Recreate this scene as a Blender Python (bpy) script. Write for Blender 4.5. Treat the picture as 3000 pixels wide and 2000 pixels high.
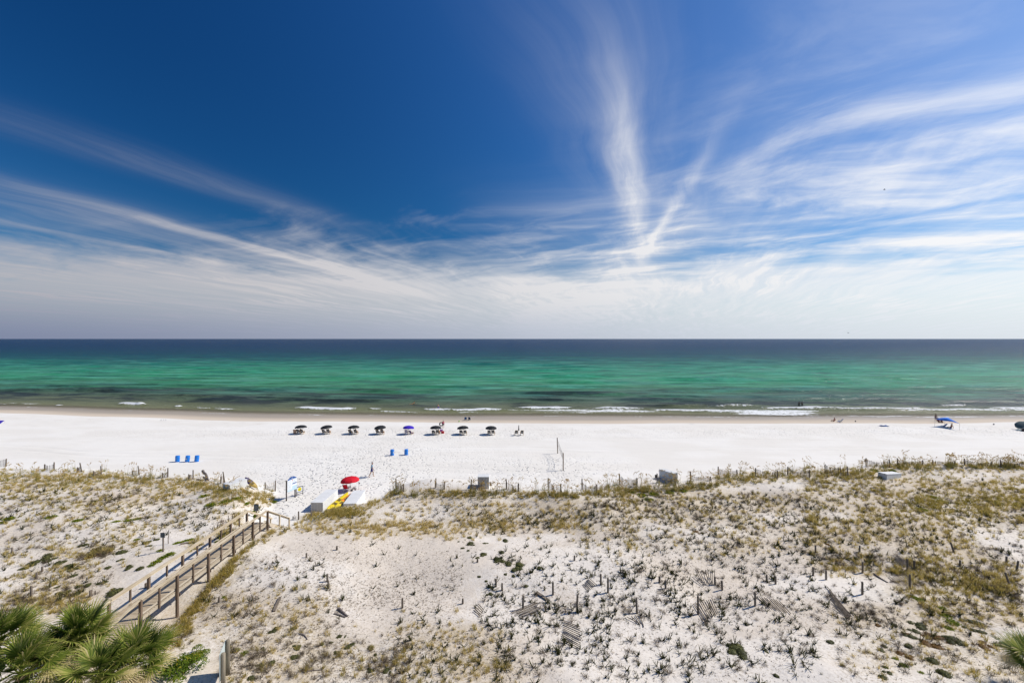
import bpy, bmesh, math, random
import numpy as np
from mathutils import Vector, Matrix, Euler

for o in list(bpy.data.objects):
    bpy.data.objects.remove(o)
scene = bpy.context.scene
COL = scene.collection
R = math.radians

# ------------------------------------------------------------------ camera
CAM_H = 17.8          # metres above the dry beach
FPX = 1333.0          # focal length in photo pixels (16 mm on 36 mm)
HOR = 992.0           # horizon row in the photo
cam_d = bpy.data.cameras.new('camera')
cam_d.sensor_width = 36.0
cam_d.lens = 16.0
cam_d.shift_y = -(1000.0 - HOR) / 3000.0
cam_d.clip_start = 0.5
cam_d.clip_end = 120000.0
cam = bpy.data.objects.new('camera', cam_d)
COL.objects.link(cam)
cam.location = (0, 0, CAM_H)
cam.rotation_euler = (R(90), 0, 0)
scene.camera = cam

# ------------------------------------------------------------------ node helper
class NT:
    """small expression builder for node trees"""
    def __init__(self, tree):
        self.t = tree
    def new(self, kind, **kw):
        n = self.t.nodes.new(kind)
        for k, v in kw.items():
            setattr(n, k, v)
        return n
    def link(self, a, b):
        if isinstance(a, E):
            a = a.s
        if hasattr(a, 'is_output'):
            self.t.links.new(a, b)
        else:
            b.default_value = a
    def math(self, op, *args, clamp=False):
        n = self.new('ShaderNodeMath', operation=op)
        n.use_clamp = clamp
        for i, a in enumerate(args):
            self.link(a, n.inputs[i])
        return E(self, n.outputs[0])
    def vec(self, x, y, z):
        n = self.new('ShaderNodeCombineXYZ')
        for i, a in enumerate((x, y, z)):
            self.link(a, n.inputs[i])
        return E(self, n.outputs[0])
    def sep(self, v):
        n = self.new('ShaderNodeSeparateXYZ')
        self.link(v, n.inputs[0])
        return [E(self, n.outputs[i]) for i in range(3)]
    def noise(self, v, scale=1.0, detail=4.0, rough=0.55, distort=0.0, lac=2.0, flat=False):
        n = self.new('ShaderNodeTexNoise')
        if flat: n.noise_dimensions = '2D'
        self.link(v, n.inputs['Vector'])
        n.inputs['Scale'].default_value = scale
        n.inputs['Detail'].default_value = detail
        n.inputs['Roughness'].default_value = rough
        n.inputs['Distortion'].default_value = distort
        n.inputs['Lacunarity'].default_value = lac
        return E(self, n.outputs[0])
    def ss(self, a, b, x):
        n = self.new('ShaderNodeMapRange', interpolation_type='SMOOTHSTEP')
        self.link(x, n.inputs[0])
        n.inputs[1].default_value = a
        n.inputs[2].default_value = b
        return E(self, n.outputs[0])
    def mix(self, f, a, b):
        n = self.new('ShaderNodeMix', data_type='RGBA')
        self.link(f, n.inputs[0])
        for v, i in ((a, 6), (b, 7)):
            if isinstance(v, tuple):
                v = (*v, 1.0) if len(v) == 3 else v
            self.link(v, n.inputs[i])
        return E(self, n.outputs[2])
    def ramp(self, f, stops, interp='LINEAR'):
        n = self.new('ShaderNodeValToRGB')
        self.link(f, n.inputs[0])
        cr = n.color_ramp
        cr.interpolation = interp
        while len(cr.elements) < len(stops):
            cr.elements.new(0.5)
        for e, (p, c) in zip(cr.elements, stops):
            e.position = p
            e.color = (*c, 1.0)
        return E(self, n.outputs[0])
class E:
    def __init__(self, nt, s):
        self.nt, self.s = nt, s
    def __add__(self, o): return self.nt.math('ADD', self, o)
    def __radd__(self, o): return self.nt.math('ADD', o, self)
    def __sub__(self, o): return self.nt.math('SUBTRACT', self, o)
    def __rsub__(self, o): return self.nt.math('SUBTRACT', o, self)
    def __mul__(self, o): return self.nt.math('MULTIPLY', self, o)
    def __rmul__(self, o): return self.nt.math('MULTIPLY', o, self)
    def __truediv__(self, o): return self.nt.math('DIVIDE', self, o)
    def __rtruediv__(self, o): return self.nt.math('DIVIDE', o, self)
    def __pow__(self, o): return self.nt.math('POWER', self, o)
    def clamp(self): return self.nt.math('ADD', self, 0.0, clamp=True)
    def abs(self): return self.nt.math('ABSOLUTE', self)
    def max(self, o): return self.nt.math('MAXIMUM', self, o)
    def min(self, o): return self.nt.math('MINIMUM', self, o)

# ------------------------------------------------------------------ sun and sky
SUN_EL = R(45)
SUN_AZ = math.atan2(1.0, 0.27)            # from +Y (out to sea) towards +X (right)
SUN_DIR = Vector((math.sin(SUN_AZ) * math.cos(SUN_EL), math.cos(SUN_AZ) * math.cos(SUN_EL), math.sin(SUN_EL)))
sun_d = bpy.data.lights.new('sun', 'SUN')
sun_d.energy = 4.0
sun_d.angle = R(0.53)
sun_d.color = (1.0, 0.955, 0.89)
sun = bpy.data.objects.new('sun', sun_d)
COL.objects.link(sun)
sun.rotation_euler = SUN_DIR.to_track_quat('Z', 'Y').to_euler()
sun.location = (60, 20, 60)

world = bpy.data.worlds.new('World')
scene.world = world
world.use_nodes = True
wt = world.node_tree
wt.nodes.clear()
n = NT(wt)
out = n.new('ShaderNodeOutputWorld')
bg = n.new('ShaderNodeBackground')
wt.links.new(bg.outputs[0], out.inputs[0])
sky = n.new('ShaderNodeTexSky', sky_type='NISHITA')
sky.sun_disc = False
sky.sun_elevation = SUN_EL
sky.sun_rotation = SUN_AZ
sky.altitude = 20
sky.air_density = 1.0
sky.dust_density = 0.6
sky.ozone_density = 2.2
tc = n.new('ShaderNodeTexCoord')
D = E(n, tc.outputs['Generated'])
dx, dy, dz = n.sep(D)
# angle to the sun: deep polarised blue at right angles to it, bright veil towards it
cosg = dx * SUN_DIR.x + dy * SUN_DIR.y + dz * SUN_DIR.z
cos2 = cosg * cosg
pol = (1.0 - cos2) / (1.0 + cos2)
gain = 1.0 - pol * 0.62
hsv = n.new('ShaderNodeHueSaturation')
hsv.inputs['Hue'].default_value = 0.507
hsv.inputs['Saturation'].default_value = 1.30
hsv.inputs['Value'].default_value = 1.0
n.link(E(n, sky.outputs[0]), hsv.inputs['Color'])
n.link(gain * 0.99, hsv.inputs['Value'])
tintn = n.new('ShaderNodeVectorMath', operation='MULTIPLY')
n.link(E(n, hsv.outputs[0]), tintn.inputs[0])
n.link(n.mix(pol, (0.85, 1.0, 1.12), (0.28, 0.98, 1.38)), tintn.inputs[1])
skycol = E(n, tintn.outputs[0])
# cirrus in a plane high overhead: u across, v away from the shore
zz = dz.max(0.0) + 0.06
u = dx / zz
v = dy / zz
t = u - 0.32 * v
p_long = n.vec(t * 2.6, v * 0.55, 0.0)
wob = n.noise(n.vec(u * 0.9, v * 0.9, 3.1), 1.0, 2, 0.5, flat=True) - 0.5
fib = n.noise(n.vec(t * 7.0 + wob * 3.0, v * 0.8 + wob * 1.0, 1.7), 1.0, 5, 0.62, flat=True)
fib2 = n.noise(n.vec((u * 0.55 + v * 0.83) * 2.3 + wob * 1.6, (u * 0.83 - v * 0.55) * 1.15 + wob * 1.2, 5.2), 1.0, 6, 0.60, flat=True)
big = n.noise(n.vec(t * 0.9 + 4.0, v * 0.5, 0.3), 1.0, 2, 0.5, flat=True)
def streak(t0, slope, vmin, vmax, w, fade0, fade1, amp):
    tt = (u - slope * v - t0 + wob * 0.10) / w
    g = n.math('EXPONENT', 0.0 - tt * tt)
    return g * n.ss(vmin, vmin + fade0, v) * (1.0 - n.ss(vmax - fade1, vmax, v)) * amp * ((fib * 2.3 - 0.45) * 0.75 + fib2 * 0.5)
clouds = streak(-0.184, 0.325, 1.15, 4.7, 0.075, 1.3, 1.5, 0.56)
clouds = clouds + streak(-0.20, 0.325, 0.7, 3.4, 0.22, 1.2, 1.4, 0.20)
clouds = clouds + streak(0.555, 0.153, 1.45, 4.7, 0.050, 1.2, 1.5, 0.38)
clouds = clouds + streak(0.70, 0.13, 2.2, 4.6, 0.13, 1.2, 1.2, 0.22)
clouds = clouds + streak(-3.29, 0.322, 1.6, 7.5, 0.11, 1.6, 1.8, 0.46)
clouds = clouds + streak(-3.60, 0.33, 1.6, 7.0, 0.40, 1.6, 2.0, 0.30)
clouds = clouds + streak(-2.86, 0.53, 1.0, 3.9, 0.17, 1.2, 1.6, 0.15)
clouds = clouds + streak(-4.15, 0.33, 2.3, 6.0, 0.12, 0.7, 2.0, 0.30)
# patchy sheets on the right and thin fibres elsewhere
patch = n.ss(0.7, 1.9, u) * n.ss(1.1, 2.0, v) * (1.0 - n.ss(3.0, 4.2, v))
clouds = clouds + patch * n.ss(0.34, 0.86, fib2 * 0.62 + fib * 0.15 + big * 0.40) * 0.72
thin = n.ss(0.35, 1.2, u) * (1.0 - n.ss(3.2, 4.5, v)) * n.ss(0.5, 1.6, v)
clouds = clouds + thin * (n.ss(0.38, 0.90, fib2) * 0.30 + 0.06)
mid = n.ss(-0.5, 0.6, u) * (1.0 - n.ss(1.2, 2.6, u)) * n.ss(2.0, 3.4, v) * (n.ss(0.36, 0.90, fib2) * 0.36 + 0.10)
clouds = clouds + mid
clouds = clouds + n.ss(0.40, 0.85, fib) * n.ss(3.0, 4.6, v) * n.ss(0.42, 0.66, big) * 0.30
# the pale bank along the horizon
edge = v + (fib2 - 0.5) * 2.0 + (big - 0.5) * 1.5 + n.ss(0.8, 5.5, u) * 1.35 + (1.0 - n.ss(-4.5, -0.6, u)) * 1.1
bank = n.ss(3.3, 5.6, edge) * (0.66 + fib * 0.36)
low = 1.0 - n.ss(0.0, 0.085, dz)
clouds = (clouds + bank).clamp()
cl = 1.0 - (1.0 - clouds) * (1.0 - low * 0.75)
# thin ice cloud scatters forward: brighter towards the sun
ph = (cosg + 1.0) * 0.5
cloudcol = n.mix(ph, (0.20, 0.165, 0.195), (1.0, 1.0, 1.0))
hazecol = n.mix(ph ** 1.3, (0.025, 0.04, 0.18), (0.90, 0.95, 1.0))
cloudcol = n.mix(n.ss(0.0, 0.10, dz), hazecol, cloudcol)
sc = n.new('ShaderNodeVectorMath', operation='SCALE')
n.link(skycol, sc.inputs[0])
sc.inputs[3].default_value = 0.10
final = n.mix(cl * 0.94, E(n, sc.outputs[0]), cloudcol)
n.link(final, bg.inputs[0])
bg.inputs[1].default_value = 1.0
world.cycles.sampling_method = 'MANUAL'
world.cycles.sample_map_resolution = 256

scene.render.engine = 'CYCLES'
scene.cycles.max_bounces = 5
scene.cycles.diffuse_bounces = 2
scene.cycles.glossy_bounces = 2
scene.cycles.transmission_bounces = 2
scene.cycles.transparent_max_bounces = 6
scene.view_settings.view_transform = 'Standard'
scene.view_settings.look = 'None'
scene.view_settings.gamma = 1.0
scene.view_settings.use_curve_mapping = False
scene.view_settings.exposure = 0.13

# ------------------------------------------------------------------ small tools
rng = np.random.default_rng(7)
random.seed(11)
def hash2(ix, iy, seed):
    h = (ix.astype(np.int64) * 374761393 + iy.astype(np.int64) * 668265263 + seed * 1442695041) & 0x7fffffff
    h = ((h ^ (h >> 13)) * 1274126177) & 0x7fffffff
    return ((h ^ (h >> 16)) & 0xffff) / 65535.0
def vnoise(x, y, seed=0):
    x = np.asarray(x, float); y = np.asarray(y, float)
    xi = np.floor(x); yi = np.floor(y)
    fx = x - xi; fy = y - yi
    fx = fx * fx * (3 - 2 * fx); fy = fy * fy * (3 - 2 * fy)
    xi = xi.astype(np.int64); yi = yi.astype(np.int64)
    a = hash2(xi, yi, seed); b = hash2(xi + 1, yi, seed)
    c = hash2(xi, yi + 1, seed); d = hash2(xi + 1, yi + 1, seed)
    return (a * (1 - fx) + b * fx) * (1 - fy) + (c * (1 - fx) + d * fx) * fy
def fbm(x, y, seed=0, oct=3):
    s = 0; a = 0.5; tot = 0
    for i in range(oct):
        s = s + a * vnoise(x * 2 ** i, y * 2 ** i, seed + i * 17); tot += a; a *= 0.5
    return s / tot
def sstep(a, b, x):
    t = np.clip((np.asarray(x, float) - a) / (b - a), 0, 1)
    return t * t * (3 - 2 * t)

# ------------------------------------------------------------------ terrain
FX = np.array([-90, -72, -57.6, -49.3, -40.6, -32.7, -26.8, -18, -12.2, -7.8, -3.7, 4.6, 8.3, 12.9, 17.3, 25.8, 30, 38.9, 46.6, 55.9, 62.3, 80])
FY = np.array([58, 57, 56.7, 54.3, 53.6, 51.6, 51.0, 49.5, 49.3, 49.7, 49.3, 48.8, 49.0, 50.8, 51.4, 54.6, 53.6, 54.6, 58.1, 58.9, 58.3, 58])
SX = np.array([-400, -170, -138, -100, -66, -30, -10, 30, 110, 170, 400])
SY = np.array([126, 124, 122.5, 116, 110.5, 107.5, 106.5, 106, 106.5, 108, 112])
SEA = -0.5
def fence_y(X):
    return np.interp(X, FX, FY)
def shore_y(X):
    X = np.asarray(X, float)
    return np.interp(X, SX, SY) + 1.3 * (vnoise(X / 17.0, X * 0 + 3.3, 91) - 0.5) + 0.5 * (vnoise(X / 5.0, X * 0 + 7.3, 92) - 0.5)
def terrain_fn(X, Y):
    X = np.asarray(X, float); Y = np.asarray(Y, float)
    q = Y - fence_y(X) + 2.0 * (vnoise(X / 9.0, Y * 0 + 1.1, 33) - 0.5)
    dune = 1.08 + 0.52 * sstep(-21, -13, q) + 0.18 * np.exp(-((q + 4.5) / 4.0) ** 2)
    inner = 1 - sstep(-1.0, 6.0, q)
    dune = dune + (0.80 * sstep(-9.5, -2.5, q) - 0.22) * sstep(-14, -8, X)
    dune = dune + inner * (0.85 * (fbm(X / 8.5, Y / 5.5, 5, 2) - 0.5) + 0.20 * (fbm(X / 2.6, Y / 2.1, 9, 2) - 0.5) + 0.05 * (fbm(X / 0.75, Y / 0.7, 12, 2) - 0.5))
    dune = dune + 0.55 * np.exp(-(((X - 66) / 16) ** 2 + ((Y - 53) / 4.0) ** 2)) + 0.30 * np.exp(-(((X - 45) / 10) ** 2 + ((Y - 50) / 3.0) ** 2))
    dune = dune - 0.50 * np.exp(-(((X + 20.9) / 2.6) ** 2 + ((Y - 28.2) / 2.2) ** 2))
    dune = dune - 0.75 * np.exp(-(((X + 17.4) / 3.2) ** 2 + ((Y - 45.6) / 2.2) ** 2))
    dune = dune + 0.28 * np.exp(-(((X + 21.4) / 3.0) ** 2 + ((Y - 37.8) / 2.3) ** 2))
    h = dune * inner
    # the sandy cut where the boardwalk reaches the beach
    xl = -23.4 - 0.40 * np.clip(Y - 42, 0, 30)
    xr = -19.6 + 5.2 * sstep(44.8, 46.2, Y)
    cut = sstep(xl - 3.2, xl + 1.0, X) * (1 - sstep(xr - 0.4, xr + 2.4, X)) * sstep(39.2, 41.6, Y)
    h = h * (1 - cut) + 0.14 * cut * (1 - sstep(46, 58, Y))
    cut = cut * (1 - sstep(50, 56, Y))
    beach = 0.07 * (fbm(X / 9.0, Y / 3.0, 21, 2) - 0.5) + 0.035 * (fbm(X / 1.4, Y / 0.8, 23, 2) - 0.5)
    beach = beach + 0.030 * (vnoise(X / 40.0, Y / 0.55, 27) - 0.5)
    for (y0, sl, ph) in ((60.9, -0.171, 1.0), (58.9, -0.171, 1.0), (57.2, -0.02, 3.0), (72.0, 0.012, 5.0), (74.0, 0.012, 5.0), (80.5, -0.01, 7.0)):
        l = np.abs(Y - (X * sl + y0) + 2.6 * (vnoise(X / 16.0, X * 0 + ph, 29) - 0.5))
        beach = beach - 0.055 * (1 - sstep(0.10, 0.42, l))
    h = h + beach * (1 - 0.6 * inner)
    d = Y - shore_y(X)
    slope = np.where(d < 0, -0.5 * sstep(-15, 0, d) ** 1.0, -0.5 - 0.06 * np.clip(d, 0, 60))
    h = h * (1 - sstep(-9, -3, d)) + slope
    return h
TX0, TY0, TS = -190.0, 8.0, 0.25
_ty, _tx = np.meshgrid(TY0 + TS * np.arange(480), TX0 + TS * np.arange(1521), indexing='ij')
TG = terrain_fn(_tx, _ty)
def terrain(X, Y):
    fx = np.clip((np.asarray(X, float) - TX0) / TS, 0, 1519.999); fy = np.clip((np.asarray(Y, float) - TY0) / TS, 0, 478.999)
    ix = fx.astype(int); iy = fy.astype(int); fx = fx - ix; fy = fy - iy
    return (TG[iy, ix] * (1 - fx) + TG[iy, ix + 1] * fx) * (1 - fy) + (TG[iy + 1, ix] * (1 - fx) + TG[iy + 1, ix + 1] * fx) * fy
def hit(px, py, h0=None):
    """photo pixel -> point on the terrain (or on the plane z = h0)"""
    px = np.atleast_1d(np.asarray(px, float)); py = np.atleast_1d(np.asarray(py, float))
    kx = (px - 1500.0) / FPX; kz = (py - HOR) / FPX
    if h0 is not None:
        z = (CAM_H - h0) / kz
        return np.stack([kx * z, z, np.full_like(z, h0)], -1)
    z = (CAM_H - 2.6) / kz
    zmax = (CAM_H + 3.0) / kz
    lo = z.copy(); hi = zmax.copy()
    N = 60
    found = np.zeros(len(z), bool)
    prev = z.copy()
    for i in range(1, N + 1):
        cur = z + (zmax - z) * i / N
        below = (CAM_H - kz * cur) < terrain(kx * cur, cur)
        newf = below & ~found
        lo[newf] = prev[newf]; hi[newf] = cur[newf]
        found |= newf
        prev = cur
    for i in range(24):
        m = (lo + hi) / 2
        b = (CAM_H - kz * m) < terrain(kx * m, m)
        hi = np.where(b, m, hi); lo = np.where(b, lo, m)
    Z = (lo + hi) / 2
    return np.stack([kx * Z, Z, terrain(kx * Z, Z)], -1)
def P(px, py, h0=None):
    return Vector(hit(px, py, h0)[0])
def G(x, y):
    fx = (x - TX0) / TS; fy = (y - TY0) / TS
    ix = int(fx); iy = int(fy); fx -= ix; fy -= iy
    return float((TG[iy, ix] * (1 - fx) + TG[iy, ix + 1] * fx) * (1 - fy) + (TG[iy + 1, ix] * (1 - fx) + TG[iy + 1, ix + 1] * fx) * fy)
def pxm(p):
    """photo pixels per metre at a world point"""
    return FPX / p[1]

def tag(o, label=None, cat=None, group=None, kind=None):
    if label: o['label'] = label
    if cat: o['category'] = cat
    if group: o['group'] = group
    if kind: o['kind'] = kind
    return o
def link(o, parent=None):
    COL.objects.link(o)
    if parent is not None:
        o.parent = parent
    return o
def empty(name, loc=(0, 0, 0), rz=0.0):
    o = bpy.data.objects.new(name, None)
    o.empty_display_size = 0.2
    o.location = loc
    o.rotation_euler = (0, 0, rz)
    return link(o)
def mesh_np(name, V, F, mat=None, tint=None, smooth=False):
    """V (n,3) array, F list/array of faces"""
    me = bpy.data.meshes.new(name)
    me.from_pydata(np.asarray(V).tolist() if not isinstance(V, list) else V, [], F.tolist() if hasattr(F, 'tolist') else F)
    if mat: me.materials.append(mat)
    if tint is not None:
        a = me.attributes.new('tint', 'FLOAT', 'POINT')
        a.data.foreach_set('value', np.asarray(tint, np.float32))
    if smooth:
        me.shade_smooth()
    me.update()
    return me
class MB:
    """collects shapes into one mesh"""
    def __init__(self):
        self.v = []; self.f = []; self.sm = []
    def add(self, vs, fs, smooth=False):
        b = len(self.v)
        self.v += [tuple(p) for p in vs]
        self.f += [tuple(i + b for i in f) for f in fs]
        self.sm += [smooth] * len(fs)
        return self
    def box(self, c, s, M=None, bev=0.0):
        x, y, z = s[0] / 2, s[1] / 2, s[2] / 2
        if bev > 0:
            bv = min(bev, x * .45, y * .45, z * .45)
            pts = []
            for sz in (-1, 1):
                for sx, sy in ((-1, -1), (1, -1), (1, 1), (-1, 1)):
                    pts += [(sx * (x - bv), sy * (y - bv), sz * z), (sx * x, sy * (y - bv), sz * (z - bv)), (sx * (x - bv), sy * y, sz * (z - bv))]
            bm = bmesh.new()
            for p in pts: bm.verts.new(p)
            bmesh.ops.convex_hull(bm, input=bm.verts)
            bm.verts.index_update()
            vs = [v.co.copy() for v in bm.verts]
            fs = [[v.index for v in f.verts] for f in bm.faces]
            bm.free()
        else:
            vs = [Vector((sx * x, sy * y, sz * z)) for sz in (-1, 1) for sx, sy in ((-1, -1), (1, -1), (1, 1), (-1, 1))]
            fs = [(3, 2, 1, 0), (4, 5, 6, 7), (0, 1, 5, 4), (1, 2, 6, 5), (2, 3, 7, 6), (3, 0, 4, 7)]
        c = Vector(c)
        vs = [(M @ p if M is not None else p) + c for p in vs]
        return self.add(vs, fs)
    def beam(self, a, b, w, t, up=(0, 0, 1)):
        """box from a to b, w wide and t thick (t along up)"""
        a = Vector(a); b = Vector(b)
        y = (b - a).normalized()
        x = y.cross(Vector(up))
        if x.length < 1e-4: x = Vector((1, 0, 0))
        x.normalize()
        z = x.cross(y)
        M = Matrix((x, y, z)).transposed()
        return self.box((a + b) / 2, (w, (b - a).length, t), M, 0)
    def tube(self, pts, r, n=8, caps=True, smooth=True):
        pts = [Vector(p) for p in pts]
        rs = r if isinstance(r, (list, tuple)) else [r] * len(pts)
        vs = []; fs = []
        for i, p in enumerate(pts):
            d = (pts[min(i + 1, len(pts) - 1)] - pts[max(i - 1, 0)]).normalized()
            a = d.cross(Vector((0, 0, 1)))
            if a.length < 1e-3: a = Vector((1, 0, 0))
            a.normalize(); b = d.cross(a)
            for k in range(n):
                an = 2 * math.pi * k / n
                vs.append(p + (a * math.cos(an) + b * math.sin(an)) * rs[i])
        for i in range(len(pts) - 1):
            for k in range(n):
                fs.append((i * n + k, i * n + (k + 1) % n, (i + 1) * n + (k + 1) % n, (i + 1) * n + k))
        if caps:
            fs.append(tuple(range(n))[::1]); fs.append(tuple(range((len(pts) - 1) * n, len(pts) * n))[::-1])
        return self.add(vs, fs, smooth)
    def lathe(self, prof, n=20, c=(0, 0, 0), smooth=True, cap=True):
        vs = []; fs = []
        for (r, z) in prof:
            for k in range(n):
                an = 2 * math.pi * k / n
                vs.append((c[0] + r * math.cos(an), c[1] + r * math.sin(an), c[2] + z))
        for i in range(len(prof) - 1):
            for k in range(n):
                fs.append((i * n + k, i * n + (k + 1) % n, (i + 1) * n + (k + 1) % n, (i + 1) * n + k))
        if cap:
            fs.append(tuple(range(n))[::-1]); fs.append(tuple(range((len(prof) - 1) * n, len(prof) * n)))
        return self.add(vs, fs, smooth)
    def mesh(self, name, mat):
        me = bpy.data.meshes.new(name)
        me.from_pydata([tuple(p) for p in self.v], [], self.f)
        if mat: me.materials.append(mat)
        me.polygons.foreach_set('use_smooth', self.sm)
        me.update()
        return me
    def build(self, name, mat, parent=None, loc=None, rot=None):
        o = bpy.data.objects.new(name, self.mesh(name, mat))
        if loc is not None: o.location = loc
        if rot is not None: o.rotation_euler = rot
        return link(o, parent)
def place(me, name, parent=None, loc=(0, 0, 0), rot=(0, 0, 0), scale=(1, 1, 1)):
    o = bpy.data.objects.new(name, me)
    o.location = loc; o.rotation_euler = rot; o.scale = scale
    return link(o, parent)

# ------------------------------------------------------------------ materials
def new_mat(name):
    m = bpy.data.materials.new(name)
    m.use_nodes = True
    m.node_tree.nodes.clear()
    nt = NT(m.node_tree)
    o = nt.new('ShaderNodeOutputMaterial')
    return m, nt, o
def principled(nt, o, col, rough=0.7, spec=0.3, metal=0.0, normal=None):
    b = nt.new('ShaderNodeBsdfPrincipled')
    nt.link((*col, 1.0) if isinstance(col, tuple) else col, b.inputs['Base Color'])
    nt.link(rough, b.inputs['Roughness'])
    b.inputs['Specular IOR Level'].default_value = spec
    b.inputs['Metallic'].default_value = metal
    if normal is not None:
        nt.link(normal, b.inputs['Normal'])
    nt.t.links.new(b.outputs[0], o.inputs[0])
    return b
def bump(nt, h, strength=0.5, dist=0.05):
    b = nt.new('ShaderNodeBump')
    b.inputs['Strength'].default_value = strength
    b.inputs['Distance'].default_value = dist
    nt.link(h, b.inputs['Height'])
    return E(nt, b.outputs[0])
def coords(nt, which='Object'):
    return E(nt, nt.new('ShaderNodeTexCoord').outputs[which])
_mc = {}
def paint(name, col, rough=0.55, spec=0.35, var=0.12, scale=3.0, grime=0.0):
    """painted or moulded surface with slight wear"""
    if name in _mc: return _mc[name]
    m, nt, o = new_mat(name)
    c = coords(nt)
    a = nt.noise(c, scale, 5, 0.6)
    dark = tuple(x * (1 - var) for x in col); lite = tuple(min(1, x * (1 + var)) for x in col)
    k = nt.mix(nt.ss(0.3, 0.7, a), dark, lite)
    if grime:
        g = nt.noise(c, scale * 2.3, 6, 0.65)
        k = nt.mix(nt.ss(0.52, 0.72, g) * grime, k, (0.30, 0.24, 0.17))
    principled(nt, o, k, rough, spec)
    _mc[name] = m
    return m
def wood(name, c1, c2, axis=1, scale=1.0):
    """weathered timber, grain along an axis of the object"""
    if name in _mc: return _mc[name]
    m, nt, o = new_mat(name)
    x, y, z = nt.sep(coords(nt))
    f = [14.0, 14.0, 14.0]; f[axis] = 1.1
    oi = nt.new('ShaderNodeObjectInfo')
    rnd = E(nt, oi.outputs['Random'])
    vv = nt.vec(x * f[0] * scale + rnd * 40.0, y * f[1] * scale + rnd * 17.0, z * f[2] * scale)
    g = nt.noise(vv, 1.0, 5, 0.6)
    w = nt.noise(coords(nt), 1.3, 3, 0.5)
    k = nt.mix(nt.ss(0.30, 0.70, g * 0.7 + w * 0.3 + (rnd - 0.5) * 0.16), c1, c2)
    principled(nt, o, k, 0.85, 0.15, normal=bump(nt, g, 0.5, 0.01))
    _mc[name] = m
    return m
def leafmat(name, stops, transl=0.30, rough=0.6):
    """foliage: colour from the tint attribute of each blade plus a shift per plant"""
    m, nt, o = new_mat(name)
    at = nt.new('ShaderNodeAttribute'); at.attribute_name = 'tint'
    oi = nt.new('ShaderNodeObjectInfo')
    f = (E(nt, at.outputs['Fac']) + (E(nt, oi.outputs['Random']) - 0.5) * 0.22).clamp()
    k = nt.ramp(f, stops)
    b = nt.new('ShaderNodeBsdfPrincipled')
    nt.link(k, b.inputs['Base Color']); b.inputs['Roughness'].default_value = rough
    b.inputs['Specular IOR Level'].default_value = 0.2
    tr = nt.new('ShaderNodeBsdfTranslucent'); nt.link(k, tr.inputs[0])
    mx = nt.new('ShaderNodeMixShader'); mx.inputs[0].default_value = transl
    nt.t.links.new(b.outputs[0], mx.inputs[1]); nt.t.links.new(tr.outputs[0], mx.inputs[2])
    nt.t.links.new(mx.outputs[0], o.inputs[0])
    return m

# ------------------------------------------------------------------ sand (one sheet)
def sand_material():
    m, nt, o = new_mat('white_sand')
    c = coords(nt)
    x, y, z = nt.sep(c)
    def attr(nm):
        at = nt.new('ShaderNodeAttribute'); at.attribute_name = nm
        return E(nt, at.outputs['Fac'])
    d = attr('offshore'); inner = attr('inner'); trod = attr('trod'); mott = attr('mottle')
    med = nt.noise(c, 1.6, 3, 0.6, flat=True)
    beach = nt.mix(mott, (0.785, 0.735, 0.65), (0.825, 0.78, 0.70))
    dune = nt.mix(nt.ss(0.30, 0.70, med * 0.5 + mott * 0.5), (0.70, 0.61, 0.50), (0.79, 0.715, 0.615))
    col = nt.mix(inner, beach, dune)
    # scattered dark litter of dead roots and leaf crumbs among the dune plants
    lit = nt.noise(c, 7.0, 3, 0.75, flat=True)
    col = nt.mix(nt.ss(0.52, 0.66, lit) * attr('litter') * 0.62, col, (0.34, 0.26, 0.165))
    # thatch of dead grass where the plants stand thick
    col = nt.mix(attr('thatch') * nt.ss(0.30, 0.62, med * 0.55 + lit * 0.45), col, (0.44, 0.34, 0.19))
    # wrack line on the beach
    wr = nt.noise(nt.vec(x * 0.22, y * 1.6, 2.0), 1.0, 4, 0.7, flat=True)
    wf = nt.ss(0.60, 0.70, wr) * nt.ss(-21.0, -17.0, d) * (1.0 - nt.ss(-13.0, -10.0, d))
    col = nt.mix(wf * 0.35, col, (0.42, 0.34, 0.25))
    # damp and wet sand towards the water
    dw = d + attr('swash')
    damp = nt.ss(-10.2, -9.0, dw)
    wet = nt.ss(-8.0, -1.5, dw)
    col = nt.mix(damp, col, (0.62, 0.515, 0.395))
    col = nt.mix(wet, col, (0.40, 0.335, 0.255))
    # relief: ripples and trampled sand
    vo = nt.new('ShaderNodeTexVoronoi'); vo.inputs['Scale'].default_value = 2.1
    nt.link(nt.vec(x + med * 0.8, y + med * 0.5, 0.0), vo.inputs['Vector'])
    foot = nt.ss(0.0, 0.42, E(nt, vo.outputs['Distance']))
    rip = nt.noise(nt.vec(x * 2.0, y * 3.0, 0.0), 1.0, 3, 0.6, flat=True)
    h = (rip * (0.18 + inner * 0.45) + foot * trod * 3.2 + wr * (1.0 - inner) * 0.25) * (1.0 - damp * 0.9)
    principled(nt, o, col, 0.9 - wet * 0.45, 0.2, normal=bump(nt, h, 0.75, 0.10))
    return m
ys = [-90, -70, -50, -30, -15, -5, 3, 8]
yy = 12.0
while yy < 128:
    ys.append(yy); yy += 0.16 + 0.0022 * max(yy - 20, 0)
ys += [130, 134, 140, 150, 170, 200]
us = list(np.linspace(-1, 1, 621))
us = [-14, -7, -3.6, -2.2, -1.6, -1.25, -1.1] + us + [1.1, 1.25, 1.6, 2.2, 3.6, 7, 14]
ys = np.array(ys); us = np.array(us)
Yg, Ug = np.meshgrid(ys, us, indexing='ij')
Xg = Ug * (24.0 + 1.16 * np.clip(Yg, 10, None))
Zg = terrain_fn(Xg, Yg)
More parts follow.
